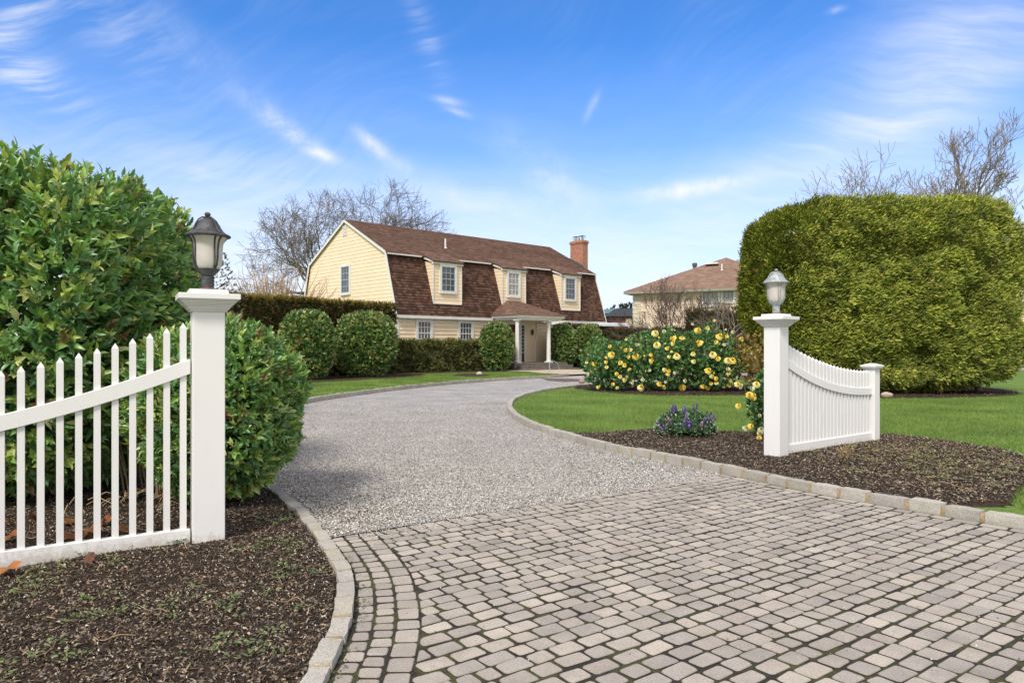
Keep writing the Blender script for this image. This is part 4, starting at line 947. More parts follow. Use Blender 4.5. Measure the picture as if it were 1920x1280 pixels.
def hedge(name, a, b, thick, h, label, cat, n, L, W, pal, k=5, lump=.10, ls=1.3, seed=0., upb=.5, top_pal=None, mat=None):
    """straight clipped hedge from a to b (ground line of its front), thick behind it"""
    a, b = np.array(a, float), np.array(b, float); d = b-a; Ln = np.linalg.norm(d); d = d/Ln; nb = np.array((-d[1], d[0]))
    t_ = thing(name, (*((a+b)/2+nb*thick/2), .05), label, cat)
    areas = np.array([Ln*h, Ln*thick, thick*h, thick*h, Ln*h*.25]); pick = rng.choice(5, n, p=areas/areas.sum())
    q = rng.random((n, 2)); P = np.zeros((n, 3)); N = np.zeros((n, 3))
    D3, B3, Zv = np.array((d[0], d[1], 0)), np.array((nb[0], nb[1], 0)), np.array((0, 0, 1.)); O3 = np.array((a[0], a[1], .05))
    for i, (f, nn) in enumerate(((lambda x, y: D3*x*Ln+Zv*y*h, -B3), (lambda x, y: D3*x*Ln+B3*y*thick+Zv*h, Zv), (lambda x, y: B3*x*thick+Zv*y*h, -D3), (lambda x, y: D3*Ln+B3*x*thick+Zv*y*h, D3), (lambda x, y: D3*x*Ln+B3*thick+Zv*y*h, B3))):
        s_ = pick == i
        if s_.any(): P[s_] = O3+f(q[s_, :1], q[s_, 1:]); N[s_] = nn
    P = P+N*(vnoise(P, ls, seed)*lump)[:, None]-N*(rng.random((n, 1))**2*.22); P[:, 2] = np.maximum(P[:, 2], .08)
    tp = np.array(pal)[rng.integers(0, len(pal), n)]
    if top_pal is not None: tp[pick == 1] = np.array(top_pal)[rng.integers(0, len(top_pal), (pick == 1).sum())]
    parts = [shoots(P, N, k, L, W, pal, upb, .9, .2, big=False, tints=tp*rng.uniform(.8, 1.2, (n, 1)))]
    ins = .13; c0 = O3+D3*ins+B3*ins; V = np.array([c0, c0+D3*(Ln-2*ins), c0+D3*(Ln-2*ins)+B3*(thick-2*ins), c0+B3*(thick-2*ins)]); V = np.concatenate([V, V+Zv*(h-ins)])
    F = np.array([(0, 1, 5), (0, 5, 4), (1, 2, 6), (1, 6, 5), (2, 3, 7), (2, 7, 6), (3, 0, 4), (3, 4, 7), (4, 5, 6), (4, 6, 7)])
    parts.append((V, F, np.tile(np.mean(pal, 0)*.5, (8, 1)))); V, F, Cc = merge(*parts)  # inner box in darkened leaf green, painting the shade inside the hedge
    np_mesh('foliage', V, F, mat or M_leaf_dull, t_, Cc)
    m = MB()
    for i in range(max(2, int(Ln/1.2))): p = a+d*(i+.5)*Ln/max(2, int(Ln/1.2))+nb*thick/2; m.tube([(p[0], p[1], .03), (p[0]+.05, p[1], h*.5), (p[0], p[1], h*.8)], [.05, .035, .01], 5)
    m.build('stem', M_bark, t_); return t_
YEW = [(.065, .070, .022), (.085, .080, .023), (.045, .055, .02), (.13, .105, .028), (.10, .078, .028), (.07, .075, .03), (.17, .13, .035)]
YTOP = [(.30, .23, .045), (.24, .19, .04), (.36, .28, .06)]
hedge('yew_hedge', (-12.6, 26.7), (-5.72, 35.3), 1.6, 3.42, 'tall dark brown-green clipped hedge in front of the yellow gable wall', 'hedge', 9000, .19, .04, YEW, 6, .12, 1.4, 1., top_pal=YTOP)
LOW = [(.15, .18, .055), (.20, .22, .065), (.09, .12, .04), (.29, .28, .10), (.24, .21, .09), (.10, .125, .05), (.07, .09, .03)]
ha = HO+HD*(-1.0*KH)+HB*(-1.75*KH); hb = HO+HD*(5.9*KH)+HB*(-1.75*KH)
hedge('low_hedge', ha, hb, 1.1, 1.60, 'low clipped hedge under the two ground floor windows', 'hedge', 3600, .18, .05, LOW, 6, .26, 1.9, 2.)
DKH = [(.085, .085, .03), (.11, .095, .035), (.07, .072, .03), (.14, .11, .045), (.10, .08, .04)]
hedge('dark_hedge', (5.3, 48.4), (12.0, 46.8), 1.3, 2.5, 'dark clipped hedge between the house end and the rose bushes', 'hedge', 2600, .2, .045, DKH, 5, .12, 1.4, 3.)
hc = HO+HD*(11.4*KH)+HB*(-1.0*KH); hd_ = HO+HD*(16.1*KH)+HB*(-1.0*KH)
hedge('brown_hedge', hc, hd_, .8, 2.75, 'brown-leaved hedge against the right end of the house behind the twin shrubs', 'hedge', 1500, .2, .045, [(.075, .048, .022), (.055, .04, .018), (.10, .06, .03), (.05, .045, .02)], 5, .14, 1.6, 4.)
hedge('dark_hedge', (9.9, 40.8), (14.5, 38.6), 1.2, 3.40, 'dark hedge below the neighbour windows, behind the pale bare shrub', 'hedge', 1800, .2, .045, [(.045, .045, .02), (.06, .05, .022), (.08, .06, .03)], 5, .2, 1.2, 5., top_pal=[(.12, .10, .03), (.09, .07, .03)])

# ------------------------------------------------------------------ giant clipped arborvitae
def arbor():
    a, b, c = 3.56, 2.6, 2.76; cen = np.array((11.20, 22.35, 2.94)); t_ = thing('arborvitae', (11.15, 22.45, .06), 'giant rounded block of yellow-green clipped arborvitae behind the right picket panel', 'tree')
    pal = np.array([(.225, .275, .040), (.28, .33, .050), (.155, .205, .032), (.36, .39, .062), (.10, .14, .028), (.245, .29, .045), (.45, .45, .095)])
    n = 60000; P, N = superell(n, a, b, c, 6.6, .09, .75, 9., .05); P = P+cen; ok = P[:, 1] < 25.4; P, N = P[ok], N[ok]; n = len(P)
    f = vnoise(P, 1.7, 3.)+.7*vnoise(P, 4.5, 8.); hole = np.clip((vnoise(P, .9, 21.)-.20)*3, 0, 1)
    P = P-N*(rng.random((n, 1))**1.6*.28+np.maximum(0, -f)[:, None]*.35+hole[:, None]*.3); P[:, 2] = np.maximum(P[:, 2], .12)
    tint = pal[rng.integers(0, len(pal), n)]*(1+.45*vnoise(P, 1.1, 40.))[:, None]
    side = nrm(np.cross(N, np.array((0, 0, 1.)))+1e-6)
    out = []
    for j in range(7):                                               # flat fan-like sprays that lean up and to one side
        ax = nrm(N*.75+np.array((0, 0, .35))+side*(-.55)+rng.normal(0, .34, (n, 3))); L = rng.uniform(.055, .14, n)
        p = P+rng.normal(0, .05, (n, 3)); out.append(small_leaves(p, ax, N+np.array((0, 0, .8))+rng.normal(0, .4, (n, 3)), L, L*.30, [(0, 0, 0)], .25, tint=tint))
    k = rng.choice(n, 900, replace=False); ax = nrm(N[k]+np.array((0, 0, .5))+rng.normal(0, .4, (900, 3)))      # stray shoots and dead sprigs
    for f_ in (.0, .05, .10): out.append(small_leaves(P[k]+ax*(.10+f_), nrm(ax+rng.normal(0, .35, (900, 3))), rng.normal(0, 1, (900, 3)), .11, .035, [(.30, .34, .05), (.24, .30, .045), (.30, .19, .07)], .2))
    out.append(hull(cen, a, b, c, 6.6, .78, (.12, .12, .02), .05, 40, 24, .15, .75, 9.))  # dark inner mass, depth shade painted into its green
    V, F, Cc = merge(*out); np_mesh('foliage', V, F, M_leaf_dull, t_, Cc)
    m = MB()
    for i in range(9): x = 8.2+i*.75; m.tube([(x, 22.2+.5*math.sin(i*2.1), .03), (x+.1, 22.4, 2.5), (x, 22.4, 4.5)], [.10, .07, .02], 7)
    m.build('trunk', M_bark, t_)
arbor()

# ------------------------------------------------------------------ bare trees
def grow(mb, p, d, L, r, lev, rnd, wig=.18, up=.05, ang=(22, 50), ratio=(.62, .82), kids=(2, 3), rmin=.006, sides=6, env=None):
    if env is not None and sum(((p[i]-env[0][i])/env[1][i])**2 for i in range(3)) > 1: return
    n = 4; P = [Vector(p)]; Rd = [r]; d = Vector(d).normalized()
    for i in range(n):
        d = (d+Vector((rnd.gauss(0, wig), rnd.gauss(0, wig), rnd.gauss(0, wig)+up))).normalized(); P.append(P[-1]+d*(L/n)); Rd.append(max(rmin*.6, r*(1-.35*(i+1)/n)))
        if lev > 0 and i in (1, 2) and rnd.random() < .62:
            ax = d.orthogonal().normalized(); ax.rotate(__import__('mathutils').Quaternion(d, rnd.uniform(0, 6.28)))
            a = R(rnd.uniform(*ang)); dd = (d*math.cos(a)+ax*math.sin(a)); grow(mb, P[-1], dd, L*rnd.uniform(*ratio)*.85, Rd[-1]*.55, lev-1, rnd, wig, up, ang, ratio, kids, rmin, max(3, sides-1), env)
    mb.tube(P, Rd, sides)
    if lev > 0:
        for k in range(rnd.randint(*kids)):
            ax = d.orthogonal().normalized(); ax.rotate(__import__('mathutils').Quaternion(d, rnd.uniform(0, 6.28)))
            a = R(rnd.uniform(*ang)); dd = (d*math.cos(a)+ax*math.sin(a)); grow(mb, P[-1], dd, L*rnd.uniform(*ratio), Rd[-1]*rnd.uniform(.6, .8), lev-1, rnd, wig, up, ang, ratio, kids, rmin, max(3, sides-1), env)
def bare_tree(name, loc, limbs, trunk, label, cat, seed, lev, mat, group=None, wig=.18, up=.05, ang=(22, 50), rmin=.006, ratio=(.62, .82), kids=(2, 3), env=None):
    rnd = random.Random(seed); t_ = thing(name, (*loc, .04), label, cat, group)
    m = MB(); h, r = trunk; top = Vector((loc[0]+h*.04, loc[1], .04+h)); m.tube([(loc[0], loc[1], -.05), (loc[0], loc[1], .04+h*.1), (loc[0]+h*.02, loc[1], .04+h*.6), top], [r*1.35, r, r*.85, r*.75], 10); m.build('trunk', mat, t_, smooth=True, weld=False)
    m = MB()
    for d, L, rr in limbs: grow(m, top-Vector((0, 0, h*.06*rnd.random())), d, L, rr, lev, rnd, wig, up, ang, (ratio[0], ratio[1]), kids, rmin, 6, env)
    m.build('branches', mat, t_, weld=False); return t_
bare_tree('bare_tree', (-14.9, 60.5), [((-.95, .1, .42), 3.92, .17), ((-.6, -.2, .75), 3.81, .17), ((-.15, .3, 1), 3.70, .17), ((.35, -.2, .95), 3.92, .18), ((.8, .2, .7), 4.26, .19), ((1., -.1, .5), 4.70, .2), ((.9, -.4, .75), 4.26, .17), ((-.8, .5, .65), 3.81, .16), ((-.98, -.3, .16), 4.03, .15), ((.6, .3, .9), 4.14, .17), ((-.4, -.5, .9), 3.70, .16)],
          (5.0, .5), 'broad bare-branched tree rising behind the yellow gable', 'tree', 5, 5, M_bark, wig=.18, up=.02, ang=(18, 46), rmin=.019, ratio=(.64, .80), env=((-13.6, 60.5, 8.0), (9.2, 7.2, 7.8)))
bare_tree('bare_tree', (26.6, 40.5), [((-.15, .1, 1), 3.04, .20), ((.55, -.1, .95), 3.43, .22), ((1, .2, .55), 2.90, .18), ((-.6, -.2, .9), 2.38, .14), ((.9, -.4, .2), 3.04, .16)],
          (5.2, .38), 'tallest bare tree rising behind the right corner of the giant clipped hedge', 'tree', 9, 5, M_bark_pale, wig=.16, up=.07, ang=(18, 42), rmin=.022)
bare_tree('bare_tree', (23.1, 45.0), [((-.45, 0, 1), 2.89, .13), ((.4, .1, 1), 2.80, .12), ((0, .2, 1), 2.72, .12), ((-.9, .1, .6), 3.06, .10)], (6.0, .22), 'leftmost bare treetop showing over the giant clipped hedge', 'tree', 14, 4, M_bark_pale, wig=.16, up=.06, rmin=.021)
bare_tree('bare_tree', (25.2, 46.0), [((-.35, 0, 1), 2.55, .12), ((.5, .1, 1), 2.63, .12), ((.1, .2, 1), 2.72, .12)], (6.1, .22), 'middle bare treetop showing over the giant clipped hedge', 'tree', 23, 4, M_bark_pale, wig=.16, up=.06, rmin=.021)
rnd = random.Random(3)
bare_tree('bare_shrub', (10.75, 45.5), [((math.cos(i*1.3)*(1.0 if i % 3 else .5), math.sin(i*1.3)*.8, .28+.5*((i*37) % 10)/10), 1.75, .045) for i in range(13)], (1.0, .13), 'dark twiggy leafless shrub before the cream neighbour house', 'shrub', 31, 4, M_bark_dark, wig=.13, up=.06, ang=(14, 36), rmin=.013)
bare_tree('bare_shrub', (10.65, 35.6), [((-.6, 0, .8), 1.0, .04), ((.25, .1, 1), 1.1, .045), ((.9, -.1, .7), 1.1, .04), ((-.2, .3, 1), 1.0, .035), ((-.95, .1, .4), .9, .03)], (1.45, .06), 'small pale-barked bare shrub right of the dark twiggy one', 'shrub', 37, 3, M_bark_pale, wig=.14, up=.05, rmin=.008)
t_ = thing('bare_shrub', (-13.4, 40.5, .04), 'fan of straight tan stems standing behind the tall dark hedge', 'shrub'); m = MB(); rnd = random.Random(4)
for i in range(150):
    a = rnd.uniform(0, 6.28); sp_ = rnd.random()**.7; d = Vector((math.cos(a)*sp_*.62, math.sin(a)*sp_*.4, 1)); L = rnd.uniform(4.4, 6.2)*(1-.18*sp_); P = [Vector((-13.4+math.cos(a)*.5*sp_, 40.5+math.sin(a)*.4*sp_, 0))]; d.normalize()
    for k in range(6): d = (d+Vector((math.cos(a)*.05*sp_+rnd.gauss(0, .03), rnd.gauss(0, .03), 0))).normalized(); P.append(P[-1]+d*L/6)
    r = rnd.uniform(.045, .065); m.tube(P, [r*(1-.12*k) for k in range(7)], 4)
    for k in (3, 4, 5, 6):
        e = (d+Vector((rnd.gauss(0, .5), rnd.gauss(0, .4), .2))).normalized(); m.tube([P[k], P[k]+e*.35, P[k]+e*.7+Vector((0, 0, .1))], [.014, .010, .006], 3)
m.build('stem', simple('tan_stem', (.40, .28, .17), .9, var=.3), t_, weld=False)

# evergreen with open sprays behind the left lantern, dry pinkish shrub
shrub('evergreen_shrub', (-8.75, 20.6), (.95, .8, 2.0), 'open olive evergreen shrub showing behind the left lantern', 'shrub', 1100, 6, .075, .028, pal=[(.09, .10, .035), (.12, .12, .04), (.06, .075, .03), (.13, .10, .045)], e=2., lump=.4, ls=1.3, egg=.2, seed=8., big=False, core=.45, zc=2.15, depth=.7)
shrub('dry_shrub', (-5.85, 14.6), (.75, .6, .95), 'dried pinkish brown shrub just above the left gate post bush', 'shrub', 420, 6, .10, .035, pal=[(.30, .19, .14), (.24, .15, .10), (.36, .25, .19), (.20, .13, .09)], e=2.1, lump=.2, seed=17., big=False, core=.5, zc=1.0, depth=.6, mat=M_leaf_dull)
t_ = thing('leafless_shrub', (-3.25, 6.5, .06), 'brown dry leafless stems between the two laurel bushes behind the pickets', 'shrub'); m = MB(); rnd = random.Random(8)
for i in range(34):
    a = rnd.uniform(0, 6.28); r0 = rnd.uniform(.02, .2); P = [Vector((-3.25+math.cos(a)*r0*1.4, 6.5+math.sin(a)*r0, .05))]; d = Vector((math.cos(a)*.14, math.sin(a)*.12, 1)).normalized()
    for k in range(5): d = (d+Vector((rnd.gauss(0, .09), rnd.gauss(0, .09), 0))).normalized(); P.append(P[-1]+d*.17)
    m.tube(P, [.009*(1-.1*k) for k in range(6)], 5, col=random.choice(SP))
for i in range(26):
    a = rnd.uniform(0, 6.28); x, y = -3.2+rnd.gauss(0, .3), 6.1+rnd.gauss(0, .22); m.tube([(x, y, .10), (x+math.cos(a)*.12, y+math.sin(a)*.12, .16), (x+math.cos(a)*.26, y+math.sin(a)*.26, .11)], .0035, 4, col=(.50, .36, .22))
m.build('stem', M_chip, t_, weld=False)

# ------------------------------------------------------------------ rose bushes
def rose_mesh(name, pal, seed):
    """cupped whorls of petals, about 0.2 m across so that it can be copied"""
    r_ = np.random.default_rng(seed); V, F, Cc = [], [], []; pal = np.array(pal)
    for ring, (n, tilt, L, W, z) in enumerate(((7, 1.15, .092, .085, .0), (7, .85, .085, .078, .012), (6, .52, .075, .066, .022), (5, .25, .062, .052, .030), (4, .10, .05, .04, .034))):
        for k in range(n):
            a = 2*math.pi*(k+.5*(ring % 2))/n+r_.normal(0, .08); ca, sa = math.cos(a), math.sin(a); i0 = sum(len(v) for v in V); v = []
            for f, wf_ in ((0, .25), (.35, .85), (.75, 1.), (1., .62)):
                ti = tilt*(.45+.75*f); x = L*f*math.sin(ti); zz = z+L*f*math.cos(ti)-.03*f*f*(ring < 2)
                for s_ in (-1, 0, 1): w_ = W*.5*wf_*s_; bow = abs(s_)*.010*(1 if ring > 1 else .4); v.append((ca*(x-bow)-sa*w_, sa*(x-bow)+ca*w_, zz+abs(s_)*.006))
            V.append(v); c = pal[min(ring, len(pal)-1)]*r_.uniform(.9, 1.1); Cc.append(np.tile(c, (12, 1)))
            for q in range(3):
                for s_ in range(2): b = i0+q*3+s_; F.append((b, b+1, b+4, b+3))
    o = np_mesh(name, np.concatenate([np.array(v) for v in V]), np.array(F), M_petal, col=np.concatenate(Cc), smooth=True); return o
YEL = [(.90, .76, .20), (.90, .74, .15), (.89, .69, .10), (.88, .61, .06), (.84, .52, .04)]
PALE = [(.90, .84, .42), (.90, .82, .34), (.88, .77, .24), (.86, .70, .17), (.82, .62, .11)]
IVO = [(.72, .72, .52), (.70, .70, .48), (.66, .66, .40), (.6, .6, .32), (.55, .56, .28)]
PROTO = [rose_mesh('flower', YEL, 1), rose_mesh('flower', PALE, 2), rose_mesh('flower', IVO, 3)]
RL = [(.115, .25, .09), (.15, .31, .105), (.085, .20, .08), (.185, .36, .12), (.125, .28, .115), (.26, .41, .145)]
def rose_bush(loc, dims, label, n, fl, seed, group, leaf=.085):
    a, b, c = dims; t_ = thing('rose_bush', (*loc, .06), label, 'rose bush', group); cen = np.array((loc[0], loc[1], .06+c*.92))
    P, N = superell(n, a, b, c, 2.3, .24, 1.5, seed, .12); P = P*(1-.75*rng.random((n, 1))**1.8)+cen; P[:, 2] = np.maximum(P[:, 2], .14)
    V, F, Cc = merge(shoots(P, N, 7, leaf, leaf*.62, RL, .45, 1.05, .25, big=False), hull(cen, a, b, c, 2.3, .45, (.045, .11, .045), .12, seed=seed)); V[:, 2] = np.maximum(V[:, 2], .10)  # hull in darker green paints the shade inside the bush
    np_mesh('foliage', V, F, M_leaf, t_, Cc)
    m = MB(); rnd = random.Random(seed)
    for i in range(16):
        x, y = loc[0]+rnd.uniform(-.7, .7)*a, loc[1]+rnd.uniform(-.7, .5)*b; m.tube([(x*.5+loc[0]*.5, y*.5+loc[1]*.5, .04), (x, y, c), (x+rnd.gauss(0, .1), y, c*1.7)], [.016, .011, .006], 5)
    m.build('cane', simple('rose_cane', (.10, .12, .045), .7), t_, weld=False)
    extra = []
    for i in range(max(2, len(fl)//2)):                              # buds and half-open blooms between the big ones
        x, y, z, s_, kd = rnd.choice(fl); extra.append((x+rnd.gauss(0, .22*a), y+rnd.uniform(-.05, .15), max(.2, z+rnd.gauss(0, .2*c)), rnd.uniform(.28, .55), rnd.choice((0, 1, 1, 2))))
    for x, y, z, s_, kd in list(fl)+extra:
        f = PROTO[kd].copy(); C.objects.link(f); f.parent = t_; f.location = (x-loc[0], y-loc[1], z-.06); f.scale = (s_,)*3
        f.rotation_euler = (R(rnd.uniform(35, 75)), rnd.uniform(-.4, .4), rnd.gauss(0, .5))
    return t_
ROSES = [
    [(2.95, 21.58, 1.41, 0.63, 0), (2.97, 21.4, 1.15, 1.25, 0), (3.43, 21.56, 1.3, 0.73, 0), (3.6, 21.69, 1.3, 0.77, 1), (3.51, 21.49, 1.08, 0.69, 0), (3.37, 21.49, 0.39, 0.87, 1), (3.24, 21.37, 0.92, 0.83, 0), (3.36, 21.39, 0.84, 0.8, 0), (2.81, 21.38, 0.94, 0.68, 0), (2.83, 21.37, 0.79, 0.65, 1), (2.48, 21.53, 0.88, 0.86, 0), (3.13, 21.37, 0.59, 0.68, 0), (3.23, 21.4, 0.5, 0.74, 1), (3.49, 21.45, 0.7, 0.51, 2), (3.04, 21.53, 0.27, 0.67, 0), (3.19, 21.65, 0.16, 0.64, 1), (2.63, 21.86, 0.16, 0.63, 1), (3.66, 21.74, 0.36, 0.63, 1), (2.31, 21.8, 0.56, 0.7, 2)],
    [(4.32, 21.58, 1.8, 1.25, 1), (4.31, 21.26, 1.45, 1.25, 1), (4.85, 21.39, 1.63, 1.25, 0), (5.09, 21.49, 1.65, 0.85, 0), (4.77, 21.27, 1.48, 0.81, 1), (4.59, 21.2, 1.34, 0.7, 0), (3.71, 21.41, 1.1, 1.25, 0), (4.12, 21.21, 1.16, 0.66, 0), (4.12, 21.2, 0.97, 0.9, 0), (4.65, 21.16, 1.1, 0.67, 1), (4.88, 21.18, 1.11, 1.25, 1), (5.17, 21.71, 0.16, 1.25, 0), (4.51, 21.17, 0.71, 0.82, 1), (4.64, 21.18, 0.68, 0.76, 0), (4.62, 21.2, 0.59, 0.78, 1), (4.58, 21.31, 0.35, 0.55, 2), (4.4, 21.37, 0.28, 0.88, 0), (4.59, 21.53, 0.16, 0.64, 1), (3.91, 21.71, 0.16, 1.25, 1), (4.2, 21.71, 1.99, 0.6, 2), (3.73, 21.53, 1.46, 0.75, 2), (3.79, 21.47, 1.46, 0.51, 2), (4.61, 21.67, 1.86, 0.69, 2), (4.83, 21.21, 0.62, 0.68, 2), (5.19, 21.46, 0.37, 0.67, 2), (4.09, 21.23, 0.7, 0.53, 2), (3.92, 21.42, 0.41, 0.72, 2)],
    [(5.62, 21.61, 1.88, 1.25, 0), (5.59, 21.24, 1.5, 1.25, 0), (6.17, 21.29, 1.69, 1.25, 0), (6.42, 21.36, 1.71, 0.66, 0), (6.05, 21.17, 1.53, 0.73, 0), (6.93, 21.61, 1.62, 0.9, 1), (6.28, 21.15, 1.46, 0.64, 2), (5.38, 21.24, 1.18, 0.83, 1), (5.39, 21.22, 0.96, 0.83, 1), (5.92, 21.06, 1.16, 1.25, 1), (6.07, 21.05, 1.05, 0.89, 0), (6.37, 21.08, 0.99, 1.25, 1), (6.51, 21.12, 0.98, 1.25, 0), (7.03, 21.61, 1.28, 0.82, 1), (7.13, 21.61, 1.33, 0.77, 0), (6.38, 21.1, 0.74, 0.73, 2), (6.39, 21.13, 0.62, 0.85, 0), (5.78, 21.1, 0.68, 1.25, 0), (5.89, 21.13, 0.53, 0.87, 1), (6.04, 21.16, 0.46, 0.78, 0), (6.07, 21.24, 0.33, 0.82, 1), (5.92, 21.25, 0.31, 0.68, 0), (5.7, 21.41, 0.2, 0.82, 0), (6.49, 21.39, 0.25, 0.87, 0), (5.92, 21.61, 0.16, 0.88, 0), (5.46, 21.61, 2.08, 0.55, 2), (6.81, 21.61, 0.31, 0.79, 0), (6.93, 21.61, 0.24, 0.65, 1), (6.91, 21.61, 0.16, 0.51, 2), (6.68, 21.61, 1.84, 0.69, 2), (5.91, 21.61, 1.95, 0.83, 1), (6.48, 21.26, 0.4, 0.75, 1)],
    [(3.43, 10.32, 0.7, 0.62, 0), (3.5, 10.39, 0.67, 0.66, 0), (3.28, 10.36, 0.54, 0.5, 0), (3.55, 10.38, 0.85, 0.6, 1), (3.57, 10.32, 0.08, 0.45, 0), (3.62, 10.44, 0.14, 0.5, 1), (3.48, 10.34, 0.79, 0.4, 2), (3.6, 10.39, 0.4, 0.3, 2)]]
g_ = 'yellow rose bushes in the mulch bed'
rose_bush((3.05, 22.3), (.85, .9, .82), 'leftmost yellow rose bush, lowest of the row, by the gravel curve', 1300, ROSES[0], 51., g_)
rose_bush((4.55, 22.2), (1.15, 1.0, .98), 'middle yellow rose bush below the dark twiggy leafless shrub', 2100, ROSES[1], 52., g_)
rose_bush((6.05, 22.1), (1.05, 1.0, 1.0), 'rightmost rose bush of the row, with most blooms, by the giant clipped hedge', 2000, ROSES[2], 53., g_)
rose_bush((3.98, 10.75), (.50, .45, .50), 'small yellow rose bush tucked behind the right gate post', 900, ROSES[3], 54., None, .06)
for p in PROTO: bpy.data.objects.remove(p)
shrub('variegated_shrub', (7.3, 21.6), (.62, .5, .80), 'sparse yellow-leaved shrub between the roses and the giant clipped hedge', 'shrub', 420, 6, .11, .045, pal=[(.46, .37, .11), (.36, .29, .08), (.58, .48, .18), (.22, .19, .07), (.36, .24, .09)], e=2.2, lump=.2, seed=61., big=False, core=.5, zc=.95, depth=.6)

# ------------------------------------------------------------------ purple flower clump
t_ = thing('flower_clump', (2.66, 10.95, .08), 'low clump of purple and white flower spikes at the lawn edge of the right mulch', 'flowers'); cen = np.array((2.66, 10.95, .14))
P, N = superell(760, .44, .34, .27, 2., .05, 4., 71., zmin=-.2); P = P+cen
V, F, Cc = shoots(P, N, 5, .045, .026, [(.12, .24, .11), (.07, .17, .07), (.20, .33, .19), (.05, .13, .05)], .3, 1., .2, big=False)
V2, F2, C2 = hull(cen, .44, .34, .27, 2., .7, (.03, .07, .03)); V, F, Cc = merge((V, F, Cc), (V2, F2, C2)); V[:, 2] = np.maximum(V[:, 2], .085); np_mesh('foliage', V, F, M_leaf, t_, Cc)  # dark green hull, shade within the clump put into its colour
P, N = superell(38, .42, .32, .28, 2., .04, 4., 72., zmin=-.1); pals = [(.24, .17, .55), (.30, .23, .60), (.18, .12, .45), (.52, .33, .54), (.40, .29, .56)]
for i, (p, n_) in enumerate(zip(P, N)):
    if n_[1] > .6: continue
    d = nrm(n_*.5+np.array((0, 0, .7))); b = p+cen; k = 40; f = np.linspace(0, 1, k); an = np.arange(k)*2.4; t1 = nrm(np.cross(d, (1, .3, 0))); t2 = np.cross(d, t1)
    rad = t1*np.cos(an)[:, None]+t2*np.sin(an)[:, None]; c = np.array(pals[i % 5])*np.random.default_rng(i).uniform(.85, 1.25)
    V, F, Cc = small_leaves(b+d*(f*.13)[:, None], rad+d*.6, np.tile(d, (k, 1)), .036*(1.15-f*.7), .024, [c], .25); np_mesh('flower_spike', V, F, M_petal, t_, Cc)
n = 330; P, N = superell(n, .45, .35, .27, 2., .03, 4., 73., zmin=-.2); P = P+cen+N*.025; n = len(P)
V, F, Cc = small_leaves(P, N+rng.normal(0, .7, (n, 3)), rng.normal(0, 1, (n, 3)), .022, .018, [(.66, .72, .62), (.58, .68, .55), (.72, .74, .70)], .1); V[:, 2] = np.maximum(V[:, 2], .09); o = np_mesh('small_white_flower', V, F, M_petal, t_, Cc); o['kind'] = 'stuff'

# ------------------------------------------------------------------ small plants in the foreground
t_ = thing('dry_plant', (3.95, 8.42, .09), 'small dried twiggy plant in the mulch before the right picket panel', 'plant'); m = MB(); rnd = random.Random(12)
for i in range(16):
    a = rnd.uniform(0, 6.28); d = Vector((math.cos(a)*.6, math.sin(a)*.4, 1)).normalized(); P = [Vector((3.95, 8.42, .08))]
    for k in range(4): d = (d+Vector((rnd.gauss(0, .16), rnd.gauss(0, .16), 0))).normalized(); P.append(P[-1]+d*rnd.uniform(.03, .06))
    m.tube(P, [.005, .004, .0035, .003, .002], 4, col=(.42, .30, .17))
m.build('stem', M_chip, t_, weld=False); P = np.array([(3.95+rnd.gauss(0, .07), 8.42+rnd.gauss(0, .05), .10+rnd.random()*.16) for _ in range(46)])
V, F, Cc = small_leaves(P, rng.normal(0, 1, (46, 3)), rng.normal(0, 1, (46, 3)), .045, .02, [(.36, .26, .13), (.25, .22, .09), (.45, .33, .18)]); np_mesh('leaf', V, F, M_leaf_dull, t_, Cc)['kind'] = 'stuff'
def weeds(name, pts, zf, label, pal, L=.035):
    parts = []
    for x, y in pts:
        k = random.randint(6, 16); a = rng.uniform(0, 6.28, k); r = rng.uniform(0, .05, k); P = np.c_[x+np.cos(a)*r, y+np.sin(a)*r, np.full(k, zf(x, y)+.012)+rng.uniform(0, .015, k)]
        d = np.c_[np.cos(a), np.sin(a), rng.uniform(.1, .7, k)]; ll = rng.uniform(.6, 1.3, k)*L; parts.append(leaves(P, d, np.tile((0, 0, 1.), (k, 1))+rng.normal(0, .2, (k, 3)), ll, ll*.6, .3, .15, pal=pal))
    V, F, Cc = merge(*parts); return tag(np_mesh(name, V, F, M_leaf, None, Cc), label, 'weeds', kind='stuff')
WP = [(.13, .20, .06), (.20, .26, .09), (.10, .17, .05), (.26, .28, .13), (.16, .22, .08)]
clump = []
for cx, cy, n, sd_ in ((-2.9, 4.1, 26, .3), (-2.0, 3.7, 18, .25), (-2.25, 3.1, 22, .14), (-1.6, 3.85, 14, .2), (-1.2, 3.3, 16, .15), (-1.55, 4.9, 18, .16), (-1.85, 5.6, 14, .12), (-2.9, 3.4, 16, .3), (-1.35, 4.35, 10, .1), (-2.6, 4.55, 12, .2), (-2.35, 5.02, 8, .05)):
    clump += [(cx+random.gauss(0, sd_), cy+random.gauss(0, sd_*.6)) for _ in range(n)]
clump = np.array(clump); clump = clump[inside(clump, bedL)]
weeds('weeds', clump, lambda x, y: bedz(x, y, .026, .03), 'small pale green weeds sprouting from the left mulch', WP, .022)
clump = np.array([(random.gauss(5.0, .7), random.gauss(8.2, .9)) for _ in range(260)]); clump = clump[inside(clump, bedR)]
weeds('weeds', clump, lambda x, y: bedz(x, y, .063, .025), 'yellowing weeds in the right mulch near the grass', [(.22, .22, .07), (.30, .27, .10), (.16, .18, .06), (.34, .30, .14)], .028)
ek = np.array([tuple(p+np.array((random.uniform(-.02, .015), random.uniform(-.01, .01)))) for p in offset(np.array([q_ for q_ in kerbL if 2.5 < q_[1] < 6.9]), .03) if random.random() < .35])
